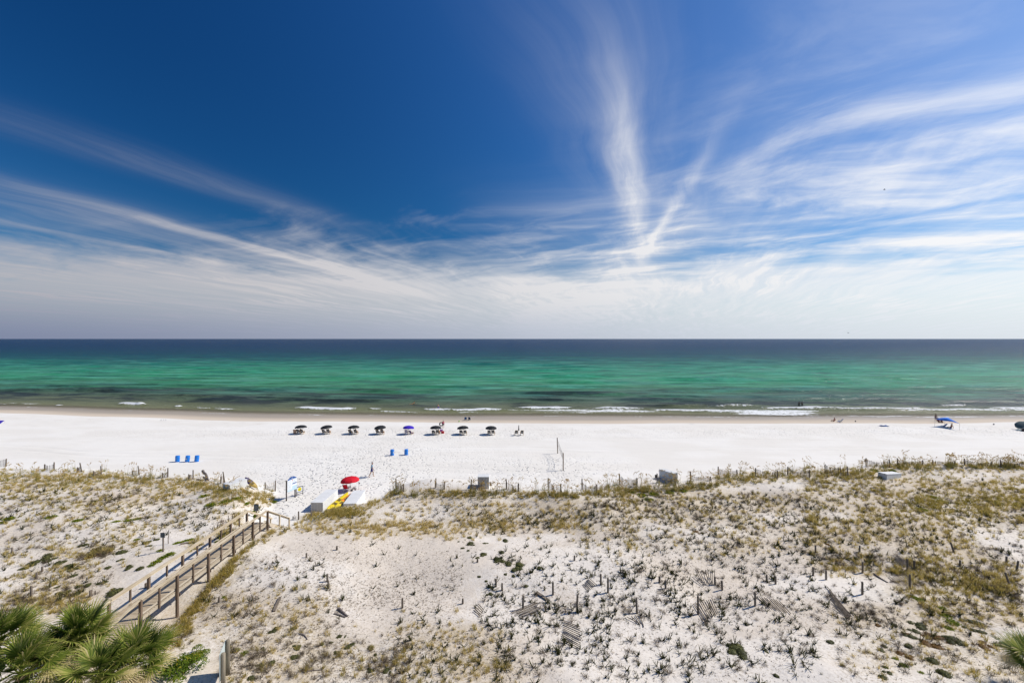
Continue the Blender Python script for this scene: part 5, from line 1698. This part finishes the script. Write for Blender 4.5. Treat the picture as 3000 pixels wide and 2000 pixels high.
merge('brush', 'dry brown brush scattered over the dunes', [('D', cand['D'])])
merge('leaf_litter', 'tiny sprouts and dead leaf bits on the sand', [('P', cand['P'])])

# cushion shrubs (x, y, width px, kind) read off the photo
CUSHIONS = [(1375, 1575, 20), (1343, 1586, 9), (1376, 1594, 24), (1357, 1605, 15), (1420, 1591, 14), (1481, 1584, 20), (1372, 1613, 14), (1468, 1618, 22), (1418, 1623, 22), (1400, 1633, 16),
    (1460, 1639, 32), (1489, 1649, 28), (1520, 1653, 28), (1515, 1664, 24), (1580, 1662, 20), (1504, 1685, 15), (1480, 1681, 12), (1424, 1701, 11), (1434, 1717, 18), (1436, 1738, 16), (1541, 1715, 16), (1405, 1688, 12),
    (2157, 1900, 44), (2173, 1912, 42), (2148, 1893, 30), (2272, 1977, 20), (2246, 1908, 14), (2485, 1635, 18), (2505, 1633, 15), (2430, 1650, 13), (2450, 1652, 14), (2617, 1829, 19), (2695, 1832, 36), (2820, 1816, 18), (2861, 1824, 26), (2825, 1836, 17),
    (2683, 1850, 26), (2668, 1864, 26), (2790, 1872, 40), (2810, 1882, 40), (2775, 1866, 24), (2430, 1881, 26), (2589, 1891, 20), (2735, 1938, 36), (2722, 1930, 24), (2580, 1904, 20), (2660, 1893, 28), (2870, 1850, 26), (2940, 1888, 34), (2770, 1975, 40), (2590, 1985, 26), (2605, 1970, 20),
    (137, 1632, 34), (140, 1642, 28), (105, 1647, 32), (70, 1666, 24), (171, 1650, 30), (200, 1659, 28), (220, 1665, 22), (355, 1619, 38), (382, 1661, 22), (413, 1664, 24), (318, 1662, 20), (357, 1638, 15), (306, 1626, 16), (257, 1713, 22), (232, 1717, 24), (306, 1705, 22), (214, 1687, 22), (225, 1739, 28), (180, 1739, 26),
    (345, 1731, 40), (330, 1737, 32), (165, 1720, 14), (430, 1588, 20), (462, 1580, 18), (440, 1598, 14), (250, 1596, 20), (996, 1862, 17), (1011, 1863, 10), (868, 1898, 26), (943, 1887, 18), (968, 1881, 14), (860, 1838, 18), (987, 1912, 20), (802, 1848, 24), (795, 1940, 24), (1100, 1918, 16), (1085, 1895, 22), (1022, 1892, 24), (1130, 1966, 26), (770, 1898, 16), (765, 1945, 18), (735, 1985, 28), (1085, 1965, 24), (860, 1925, 28)]
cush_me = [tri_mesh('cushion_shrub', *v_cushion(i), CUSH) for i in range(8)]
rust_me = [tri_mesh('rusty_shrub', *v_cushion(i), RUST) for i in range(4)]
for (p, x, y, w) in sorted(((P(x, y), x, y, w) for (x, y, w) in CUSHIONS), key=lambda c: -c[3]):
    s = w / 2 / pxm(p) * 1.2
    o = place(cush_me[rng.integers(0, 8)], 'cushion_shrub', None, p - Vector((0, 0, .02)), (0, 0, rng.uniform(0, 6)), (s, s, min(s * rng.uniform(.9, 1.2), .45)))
    big_ = 'large ' if w > 30 else ('small ' if w < 16 else '')
    z = 'in the cluster on bare sand at centre' if 1330 < x < 1600 else ('in the big olive clump below the fallen slats' if 2130 < x < 2190 else zone(x, y) if y < 1830 or x < 830 else ('near the lower right corner' if x > 2400 else 'along the bottom edge'))
    tag(o, near_label('round olive cushion shrub', p.x, p.y), 'shrub', 'round cushion shrubs ' + z)
for (x, y, w, lab) in ((2571, 1831, 22, 'small rust coloured cushion shrub left of the lower right patch'), (2655, 1858, 26, 'left rust orange shrub of the patch at lower right'), (2720, 1862, 40, 'upper rust orange shrub of the patch at lower right'), (2752, 1868, 44, 'wide orange shrub in the middle of the lower right patch'),
        (2712, 1885, 44, 'lower orange shrub of the patch at lower right'), (2748, 1896, 40, 'orange brown shrub at the lower end of the right patch'), (2880, 1893, 40, 'orange shrub just left of the corner palm'), (2636, 1912, 32, 'long rusty shrub below the orange patch'), (2662, 1925, 34, 'rusty green shrub at the bottom of the right corner'),
        (2424, 1594, 18, 'small bright orange shrub near two dune posts'), (2433, 1608, 16, 'bright orange shrub beside a short dune post'), (2449, 1618, 11, 'tiny orange shrub right of the orange pair'), (2040, 1557, 24, 'golden orange shrub on the slope right of centre'), (270, 1628, 44, 'brown shrub patch in the hollow on the left'), (300, 1620, 38, 'brown shrub at the right end of the left patch')):
    p = P(x, y)
    s = w / 2 / pxm(p)
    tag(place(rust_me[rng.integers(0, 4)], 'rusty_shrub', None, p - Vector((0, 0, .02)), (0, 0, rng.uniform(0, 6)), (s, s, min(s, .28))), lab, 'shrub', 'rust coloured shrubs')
cre_me = [tri_mesh('creeper', *v_creeper(i), CREEP) for i in range(5)]
CRE = [(340, 1528, 30), (372, 1525, 34), (400, 1520, 30), (228, 1524, 36), (30, 1518, 40), (8, 1530, 30), (150, 1513, 34), (525, 1590, 34), (548, 1584, 34), (560, 1580, 26), (655, 1575, 34), (640, 1586, 30), (690, 1558, 24), (745, 1512, 36), (738, 1500, 30),
       (480, 1632, 34), (500, 1622, 36), (460, 1645, 34), (445, 1655, 26), (470, 1612, 26), (400, 1580, 24), (690, 1905, 34), (715, 1912, 30), (668, 1898, 26), (660, 1880, 12), (710, 1918, 20), (2770, 1800, 40), (2790, 1822, 46), (2780, 1840, 36), (2760, 1780, 30), (2690, 1755, 36), (2672, 1747, 30),
       (2650, 1950, 34), (2625, 1930, 26), (2595, 1955, 22), (2700, 1970, 22), (620, 1478, 40), (660, 1470, 44), (690, 1460, 36), (600, 1452, 36), (720, 1475, 30), (800, 1470, 30), (1880, 1450, 40), (1915, 1446, 40), (1850, 1440, 34), (1960, 1441, 34), (2000, 1436, 34), (1900, 1462, 36), (2560, 1378, 34), (2610, 1377, 30), (2760, 1470, 40), (2730, 1455, 36), (660, 1747, 22), (2700, 1492, 40)]
for (p, x, y, w) in sorted(((P(x, y), x, y, w) for (x, y, w) in CRE), key=lambda c: -c[3]):
    s = w / 2 / pxm(p)
    z = zone(x, y)
    tag(place(cre_me[rng.integers(0, 5)], 'ground_creeper', None, p - Vector((0, 0, .01)), (0, 0, rng.uniform(0, 6)), (s, s, min(s, .8) * 1.1)), near_label('yellow green creeper patch', p.x, p.y), 'plant', 'yellow green creepers ' + z)
# bright green bush by the palms
def v_bush():
    b = TB()
    lob = [(np.array([rng.normal(0, .5), rng.normal(0, .5), rng.uniform(.2, .55)]), rng.uniform(.35, .55)) for _ in range(9)]
    for i in range(2600):
        c, r = lob[rng.integers(0, 9)]
        nn = rng.normal(0, 1, 3); nn /= np.linalg.norm(nn)
        if nn[2] < -.3: nn[2] *= -1
        b.leaf(c + nn * r * rng.uniform(.75, 1.06), nn + rng.normal(0, .5, 3), rng.uniform(.045, .085), np.clip(.35 + .25 * nn[2] + rng.normal(0, .2), 0, 1))
    stem = len(b.v)
    for i in range(8):
        d = rng.normal(0, .5, 3); d[2] = 1
        b.blade((0, 0, -.1), d, .7, .05, 0, .1, .2, 2)
    return b.arr()
p = P(540, 1970)
tag(place(tri_mesh('leafy_bush', *v_bush(), BUSHM), 'leafy_bush', None, p, (0, 0, 0), (.95, .95, .6)), 'bright green leafy bush right of the palms', 'bush')
tag(place(tri_mesh('leafy_bush', *v_bush(), BUSHM), 'leafy_bush', None, P(575, 1925), (0, 0, 2), (.6, .6, .45)), 'small green bush behind the bright green bush', 'bush')

# ------------------------------------------------------------------ palms
TRUNK = wood('palm_trunk', (.10, .075, .05), (.25, .19, .13), axis=2)
def v_frond(k):
    """fan leaf: stalk along +x, then a fan of folded narrow segments with loose drooping tips"""
    b = TB()
    Lp = rng.uniform(.60, .85)
    for s_ in (np.array([0, 1., 0]), np.array([0, 0, 1.])):
        b.blade((0, 0, 0), (1, 0, .12), Lp * 1.05, .05, .02, .62, .55, 3, s_)
    hub = np.array([Lp, 0, Lp * .12])
    ns = 26
    dead = k == 5
    for i in range(ns):
        f = i / (ns - 1) * 2 - 1
        a = f * 2.15
        L = (1.02 - .36 * abs(f) ** 1.6) * rng.uniform(.82, 1.08)
        d = np.array([math.cos(a) + .25, math.sin(a) * 1.05, .18 - .10 * abs(f)]); d /= np.linalg.norm(d)
        st = hub + np.array([.14 * (1 - f * f), 0, 0])
        side = np.cross(d, [0, 0, 1.]); side /= np.linalg.norm(side)
        t0 = np.clip(rng.normal(.34, .13) + .10 * (i % 2), 0, 1) if not dead else rng.uniform(.8, 1)
        w = .066
        bi = len(b.v)
        for q, (s, dr, ww) in enumerate(((0.02, 0, .45), (.35, .0, 1.0), (.68, .03, .62), (.88, .08, .28))):
            c = st + d * L * s + np.array([0, 0, -dr * rng.uniform(.7, 1.3)])
            fold = np.array([0, 0, -.014 * ww])
            tt = t0 + (.0 if s < .6 else .12)
            b.v += [c - side * w * ww * .5 + fold, c, c + side * w * ww * .5 + fold]; b.t += [tt, tt + .06, tt]
        tip = st + d * L + np.array([rng.normal(0, .02), rng.normal(0, .02), -.16 * rng.uniform(.3, 1.5)])
        b.v.append(tip); b.t.append(min(1, t0 + .55))
        for q in range(3):
            o = bi + q * 3
            b.f += [(o, o + 1, o + 4), (o, o + 4, o + 3), (o + 1, o + 2, o + 5), (o + 1, o + 5, o + 4)]
        o = bi + 9
        b.f += [(o, o + 1, o + 3), (o + 1, o + 2, o + 3)]
    return b.arr()
FR = [tri_mesh('frond', *v_frond(i), PALM) for i in range(6)]
def palm(label, px, py, h, n_=26, sc=1.0, trunk_x=0.0):
    z = (CAM_H - h) * FPX / (py - HOR)
    X_ = (px - 1500) / FPX * z
    g = G(X_ + trunk_x, z)
    pr = empty('palm_tree', (X_ + trunk_x, z, g)); tag(pr, label, 'palm', 'fan palms')
    H = h - g
    pts = [(-trunk_x * t + .06 * math.sin(t * 3), .05 * math.sin(t * 4), -.2 + (H + .1) * t) for t in (0, .2, .4, .6, .8, 1)]
    MB().tube(pts, [.17, .15, .14, .14, .15, .12], 12).build('trunk', TRUNK, pr)
    top = Vector((-trunk_x, 0, H))
    for i in range(n_):
        a = i * 2.39996 + rng.uniform(-.25, .25)
        f = i / n_
        el = 1.25 - 1.75 * f + rng.uniform(-.15, .15)
        # the sea breeze pushes the crown to the right
        s = sc * rng.uniform(.85, 1.12)
        ex = Vector((math.cos(a) * math.cos(el) + .22, math.sin(a) * math.cos(el), math.sin(el))).normalized()
        ey = Vector((0, 0, 1)).cross(ex)
        if ey.length < .05: ey = Vector((0, 1, 0))
        ey.normalize(); ez = ex.cross(ey)
        M = Matrix((ex, ey, ez)).transposed().to_euler()
        roll = Matrix.Rotation(rng.uniform(-.5, .5), 3, ex)
        M = (roll @ Matrix((ex, ey, ez)).transposed()).to_euler()
        dead = f > .80
        o = place(FR[5] if dead else FR[rng.integers(0, 5)], 'frond', pr, top + ex * .06, M, (s, s, s))
    return pr
palm('tall fan palm in front of the near end of the boardwalk', 225, 1880, 4.0, 28, 1.0)
palm('fan palm cut off by the left edge below the boardwalk', -5, 1890, 4.2, 26, 1.0, -.8)
palm('fan palm in the bottom left corner', 60, 1972, 4.3, 26, 1.0)
palm('fan palm at the bottom between two other palms', 290, 1985, 3.8, 26, .95)
palm('rightmost fan palm of the group below the boardwalk', 390, 1950, 3.2, 28, 1.0)
palm('shorter fan palm behind the bottom left palms', 165, 1935, 3.6, 24, .95, .6)
palm('fan palm leaning in at the bottom right corner', 3035, 1950, 2.4, 26, .9)

# ------------------------------------------------------------------ people
def mixmat(name, col, rough=.6):
    return paint(name, col, rough, .25, .08, 6.0)
SKIN = [mixmat('skin_light', (.50, .29, .19)), mixmat('skin_tan', (.40, .19, .10)), mixmat('skin_brown', (.15, .075, .045))]
HAIR = [mixmat('hair_dark', (.025, .017, .012), .8), mixmat('hair_grey', (.40, .38, .35), .8), mixmat('hair_brown', (.09, .05, .025), .8)]
def skin_obj(name, joints, edges, mat, sub=1):
    me = bpy.data.meshes.new(name)
    keys = list(joints)
    me.from_pydata([joints[k][0] for k in keys], [], [(keys.index(a), keys.index(b)) for a, b in edges])
    ob = bpy.data.objects.new(name, me)
    COL.objects.link(ob)
    md = ob.modifiers.new('skin', 'SKIN'); md.use_smooth_shade = True
    for i, k in enumerate(keys):
        r = joints[k][1]
        me.skin_vertices[0].data[i].radius = (r, r) if not isinstance(r, tuple) else r
        me.skin_vertices[0].data[i].use_root = (i == 0)
    ob.modifiers.new('sub', 'SUBSURF').levels = sub
    ob.modifiers['sub'].render_levels = sub
    dg = bpy.context.evaluated_depsgraph_get()
    out = bpy.data.meshes.new_from_object(ob.evaluated_get(dg))
    bpy.data.objects.remove(ob)
    out.name = name
    out.materials.clear(); out.materials.append(mat)
    out.shade_smooth()
    return out
def person(label, loc, rz, pose, skin, hair, top=None, bottom=None, scale=1.0, extra=None):
    """pose: hip, chest height and limb angles; the figure faces +y"""
    J = {}
    hz = pose.get('hip', .92); lean = pose.get('lean', 0.0)
    def V3(x, y, z): return (x, y, z)
    hip = Vector((0, pose.get('hipy', 0), hz))
    sp = Vector((0, math.sin(lean), math.cos(lean)))
    chest = hip + sp * .36; neck = hip + sp * .53; head = neck + Vector((0, math.sin(lean * .6), math.cos(lean * .6))) * .17 + Vector((0, .02, 0))
    J['hip'] = (tuple(hip), (.15, .105)); J['waist'] = (tuple(hip + sp * .16), (.135, .095)); J['chest'] = (tuple(chest), (.165, .11)); J['neck'] = (tuple(neck), .055)
    J['jaw'] = (tuple(neck + Vector((0, .035, .08))), .062); J['head'] = (tuple(head), .088); J['crown'] = (tuple(head + Vector((0, -.012, .075))), .06)
    E_ = [('hip', 'waist'), ('waist', 'chest'), ('chest', 'neck'), ('neck', 'jaw'), ('jaw', 'head'), ('head', 'crown')]
    hands = {}
    for s, nm in ((-1, 'l'), (1, 'r')):
        sh = chest + sp * .10 + Vector((s * .19, 0, 0))
        ua = Vector(pose.get('ua_' + nm, (s * .25, 0, -1))).normalized(); fa = Vector(pose.get('fa_' + nm, (s * .1, .15, -1))).normalized()
        el = sh + ua * .29; wr = el + fa * .25; pm = wr + fa * .075
        J['sh' + nm] = (tuple(sh), .062); J['el' + nm] = (tuple(el), .042); J['wr' + nm] = (tuple(wr), .030); J['pm' + nm] = (tuple(pm), (.040, .022))
        E_ += [('chest', 'sh' + nm), ('sh' + nm, 'el' + nm), ('el' + nm, 'wr' + nm), ('wr' + nm, 'pm' + nm)]
        hands[nm] = (pm, fa, s)
        th = Vector(pose.get('th_' + nm, (s * .05, 0, -1))).normalized(); sn = Vector(pose.get('sn_' + nm, (0, -.05, -1))).normalized()
        h0 = hip + Vector((s * .10, 0, -.05)); kn = h0 + th * .42; an = kn + sn * .41
        ft = Vector(pose.get('ft_' + nm, (s * .15, 1, -.25))).normalized()
        J['h' + nm] = (tuple(h0), .088); J['kn' + nm] = (tuple(kn), .058); J['ca' + nm] = (tuple(kn.lerp(an, .35)), .056); J['an' + nm] = (tuple(an), .036); J['to' + nm] = (tuple(an + ft * .17 + Vector((0, 0, -.03))), (.042, .026))
        E_ += [('hip', 'h' + nm), ('h' + nm, 'kn' + nm), ('kn' + nm, 'ca' + nm), ('ca' + nm, 'an' + nm), ('an' + nm, 'to' + nm)]
    body = skin_obj('body', J, E_, skin)
    # fingers, nose and ears grown onto the same mesh
    mb = MB()
    for nm, (pm, fa, s) in hands.items():
        ac = fa.cross(Vector((0, 1, 0)) if abs(fa.y) < .8 else Vector((1, 0, 0))).normalized()
        cu = fa.cross(ac).normalized() * s
        for q, (o_, L_) in enumerate(((-.028, .065), (-.010, .078), (.009, .074), (.027, .058))):
            r0 = pm + ac * o_ + fa * .02
            mb.tube([r0, r0 + fa * L_ * .5 + cu * .005, r0 + fa * L_ * .85 + cu * .022, r0 + fa * L_ * .95 + cu * .036], [.010, .0095, .0085, .006], 6)
        r0 = pm - fa * .02 + ac * .035
        mb.tube([r0, r0 + ac * .022 + fa * .02, r0 + ac * .026 + fa * .055], [.012, .011, .007], 6)
    hx = head
    mb.tube([hx + Vector((0, .07, .02)), hx + Vector((0, .105, -.012)), hx + Vector((0, .085, -.022))], [.010, .016, .010], 6)
    for s in (-1, 1):
        mb.tube([hx + Vector((s * .08, -.005, .025)), hx + Vector((s * .097, -.015, .012)), hx + Vector((s * .083, -.005, -.025))], [.010, .015, .009], 6)
    mf = mb.mesh('tmp', skin)
    bm = bmesh.new(); bm.from_mesh(body); bm.from_mesh(mf); bm.to_mesh(body); bm.free(); bpy.data.meshes.remove(mf)
    body.shade_smooth()
    zmin = pose.get('ground', None)
    p = empty('person', loc, rz); p.scale = (scale,) * 3
    tag(p, label, 'person', 'people on the beach')
    bo = place(body, 'body', p)
    for s in (-1, 1):
        MB().lathe([(.0, -.009), (.008, -.006), (.0105, 0), (.008, .006), (.0, .009)], 8, tuple(hx + Vector((s * .032, .082, .022)))).build('eye', HAIR[0], bo)
    MB().tube([hx + Vector((-.024, .078, -.050)), hx + Vector((0, .088, -.053)), hx + Vector((.024, .078, -.050))], .005, 5).build('mouth', mixmat('lips', (.35, .12, .10)), bo)
    hm = MB()
    n1, n2 = 8, 14
    vs = []; fs = []
    for i in range(n1 + 1):
        ph = i / n1 * 1.75
        for k in range(n2):
            a = 2 * math.pi * k / n2
            front = max(0, math.sin(a))
            php = ph * (1 - .42 * front)
            vs.append(hx + Vector((.101 * math.sin(php) * math.cos(a), -.012 + .112 * math.sin(php) * math.sin(a), .022 + .118 * math.cos(php))))
    for i in range(n1):
        for k in range(n2):
            fs.append((i * n2 + k, i * n2 + (k + 1) % n2, (i + 1) * n2 + (k + 1) % n2, (i + 1) * n2 + k))
    hm.add(vs, fs, True).build('hair', hair, p)
    def cloth(name, ks, es, grow, mat, cut=None):
        jj = {}
        for k_ in ks:
            c, r = J[k_]
            jj[k_] = (c, tuple(q + grow for q in r) if isinstance(r, tuple) else r + grow)
        if cut:
            for (a_, b_, t_, r_) in cut:
                c = Vector(J[a_][0]).lerp(Vector(J[b_][0]), t_)
                jj[a_ + 'x'] = (tuple(c), r_); es = es + [(a_, a_ + 'x')]
        place(skin_obj(name, jj, es, mat), name, p)
    if top:
        cloth('shirt', ['hip', 'waist', 'chest', 'shl', 'shr'], [('hip', 'waist'), ('waist', 'chest'), ('chest', 'shl'), ('chest', 'shr')], .022, top, [('shl', 'ell', .72, .066), ('shr', 'elr', .72, .066)])
    if bottom:
        cloth('shorts', ['hip', 'hl', 'hr', 'waist'], [('hip', 'hl'), ('hip', 'hr')] + [('hip', 'waist')], .016, bottom, [('hl', 'knl', .72, .088), ('hr', 'knr', .72, .088)])
    if extra: extra(p, J)
    return p
STAND = dict(hip=.92, th_l=(-.10, .06, -1), th_r=(.10, -.03, -1), sn_l=(0, -.03, -1), sn_r=(0, -.06, -1))
WALK = dict(hip=.89, lean=.10, th_l=(-.04, .42, -1), sn_l=(0, .02, -1), th_r=(.04, -.30, -1), sn_r=(0, -.62, -1), ft_r=(.1, .8, -.7), ua_l=(-.2, -.28, -1), fa_l=(-.05, .1, -1), ua_r=(.2, .25, -1), fa_r=(.0, .5, -1))
SITG = dict(hip=.13, lean=-.25, th_l=(-.12, 1, .45), sn_l=(0, .75, -.75), th_r=(.12, 1, .35), sn_r=(0, .8, -.6), ua_l=(-.4, -.3, -1), fa_l=(-.1, .1, -1), ua_r=(.4, -.2, -1), fa_r=(.0, .7, -.5))
SITC = dict(hip=.40, hipy=-.08, lean=-.55, th_l=(-.08, 1, .12), sn_l=(0, .55, -.9), th_r=(.08, 1, .10), sn_r=(0, .7, -.75), ua_l=(-.35, .1, -1), fa_l=(0, 1, .1), ua_r=(.35, .1, -1), fa_r=(0, 1, .1))
def C_(name, col): return fabric(name, col)
person('person in a pale blue shirt walking on the sand behind the red umbrella', P(1089, 1396) + Vector((0, 0, .03)), R(-75), WALK, SKIN[1], HAIR[1], C_('shirt_pale_blue', (.20, .36, .48)), C_('shorts_navy', (.03, .04, .16)), 1.1)
def tube_ring(p, J):
    pass
tp = P(1298.5, 1253.5)
person('person in a pink top carrying a black inner tube', tp + Vector((0, 0, .02)), R(20), dict(STAND, ua_l=(-.75, .1, -.8), fa_l=(-.9, .1, .2)), SKIN[1], HAIR[0], C_('top_pink', (.55, .06, .14)), C_('shorts_dark', (.03, .02, .03)), .88)
tor = empty('inner_tube', tp + Vector((-.42, .05, .78))); tor.rotation_euler = (R(86), 0, R(12)); tag(tor, 'black inner tube held upright by a person on the beach', 'inner tube')
vs = []; fs = []
for i in range(28):
    for k in range(10):
        a, b_ = 2 * math.pi * i / 28, 2 * math.pi * k / 10
        vs.append(((.31 + .105 * math.cos(b_)) * math.cos(a), (.31 + .105 * math.cos(b_)) * math.sin(a), .105 * math.sin(b_)))
for i in range(28):
    for k in range(10):
        fs.append((i * 10 + k, ((i + 1) % 28) * 10 + k, ((i + 1) % 28) * 10 + (k + 1) % 10, i * 10 + (k + 1) % 10))
MB().add(vs, fs, True).build('ring', paint('rubber_black', (.018, .018, .02), .45, .4), tor)
MB().tube([(.20, 0, 0), (.17, .0, .03)], .010, 6).build('valve', paint('valve_grey', (.3, .3, .3)), tor)
def sea_pt(px, py, dz): q = hit(px, py, SEA)[0]; return Vector((q[0], q[1], SEA + dz))
person('person in blue shorts standing knee deep in the surf', sea_pt(1284, 1197, -.42), R(150), STAND, SKIN[0], HAIR[0], None, C_('shorts_blue', (.02, .05, .42)), .98)
person('child low in the foam behind a red float', sea_pt(1270, 1199.5, -.55), R(200), dict(STAND, ua_l=(-.5, .8, -.2), ua_r=(.5, .8, -.2), fa_l=(0, 1, .1), fa_r=(0, 1, .1)), SKIN[1], HAIR[0], C_('rash_blue', (.02, .05, .20)), None, .68)
fl = empty('swim_float', sea_pt(1273.5, 1200, .02)); tag(fl, 'red swim board floating in the foam', 'float')
MB().box((0, 0, .06), (.95, .45, .10), None, .04).build('board', paint('float_red', (.60, .06, .05)), fl)
MB().tube([(-.2, 0, .11), (-.15, 0, .18), (.15, 0, .18), (.2, 0, .11)], .012, 6).build('handle', paint('float_handle', (.7, .6, .5)), fl)
person('person swimming in dark water off the purple umbrella', sea_pt(1208.5, 1182.5, -.95), R(-60), dict(hip=.92, lean=1.1, th_l=(-.1, -.9, .1), th_r=(.1, -.9, -.1), sn_l=(0, -1, .1), sn_r=(0, -1, 0), ua_l=(-.5, .6, .8), fa_l=(-.2, .8, .2), ua_r=(.5, .5, -.3), fa_r=(.1, 1, 0)), mixmat('skin_orange', (.62, .27, .10)), HAIR[2], None, C_('suit_orange', (.55, .20, .03)), 1.0)  # swimmer has one even orange skin tone
person('left one of two dark figures wading waist deep', sea_pt(2341, 1187, -.62), R(170), dict(STAND, ua_l=(-.6, .2, -.8), fa_l=(-.1, .6, -.2)), SKIN[2], HAIR[0], None, C_('shorts_black', (.02, .02, .03)), 1.0)
person('right one of two dark figures wading waist deep', sea_pt(2349.5, 1186.5, -.66), R(120), dict(STAND, ua_r=(.7, .2, -.6), fa_r=(.4, .6, .1)), SKIN[2], HAIR[0], None, C_('shorts_black', (.02, .02, .03)), .98)
person('person sitting on the wet sand left of the empty chair', P(2443, 1234), R(20), SITG, SKIN[1], HAIR[2], C_('top_brown', (.32, .14, .10)), None, .95)
person('man in dark shorts standing beside the blue canopy', P(2741.5, 1233.5) + Vector((0, 0, .02)), R(160), STAND, SKIN[2], HAIR[0], None, C_('shorts_purple', (.04, .02, .10)), .93)
person('person crouching behind the blue canopy', P(2750, 1237), R(200), SITG, SKIN[2], HAIR[0], C_('top_maroon', (.12, .03, .05)), None, 1.05)
person('second person sitting behind the blue canopy', P(2758, 1237), R(150), SITG, SKIN[1], HAIR[0], C_('top_maroon', (.12, .03, .05)), None, 1.0)
person('bare-backed person sitting in the shade of the blue canopy', P(2786, 1253.5), R(75), SITG, SKIN[1], HAIR[0], None, C_('shorts_navy', (.03, .04, .16)), 1.05)
U_ = row_pts
for (i, dx_, sc, sk, tp_, lab) in ((0, .15, .92, 1, (.35, .08, .06), 'person sitting between the chairs under the leftmost umbrella'), (1, .43, .95, 1, None, 'person lounging in the right chair under the second umbrella'),
        (2, -.47, .95, 1, None, 'person in the left chair under the third umbrella'), (2, .57, .95, 0, None, 'person in the right chair under the third umbrella'), (3, .43, .95, 1, None, 'person lounging in the right chair under the fourth umbrella'), (5, .62, .95, 1, (.62, .30, .10), 'person in orange sitting at the right chair under the sixth umbrella')):
    q = U_[i] + Vector((dx_, -.22, 0)); q.z = G(q.x, q.y)
    person(lab, q, 0, SITC, SKIN[sk], HAIR[2], C_('tee_%d' % i, tp_) if tp_ else None, C_('trunks_%d' % i, (.08, .10, .16)), sc)
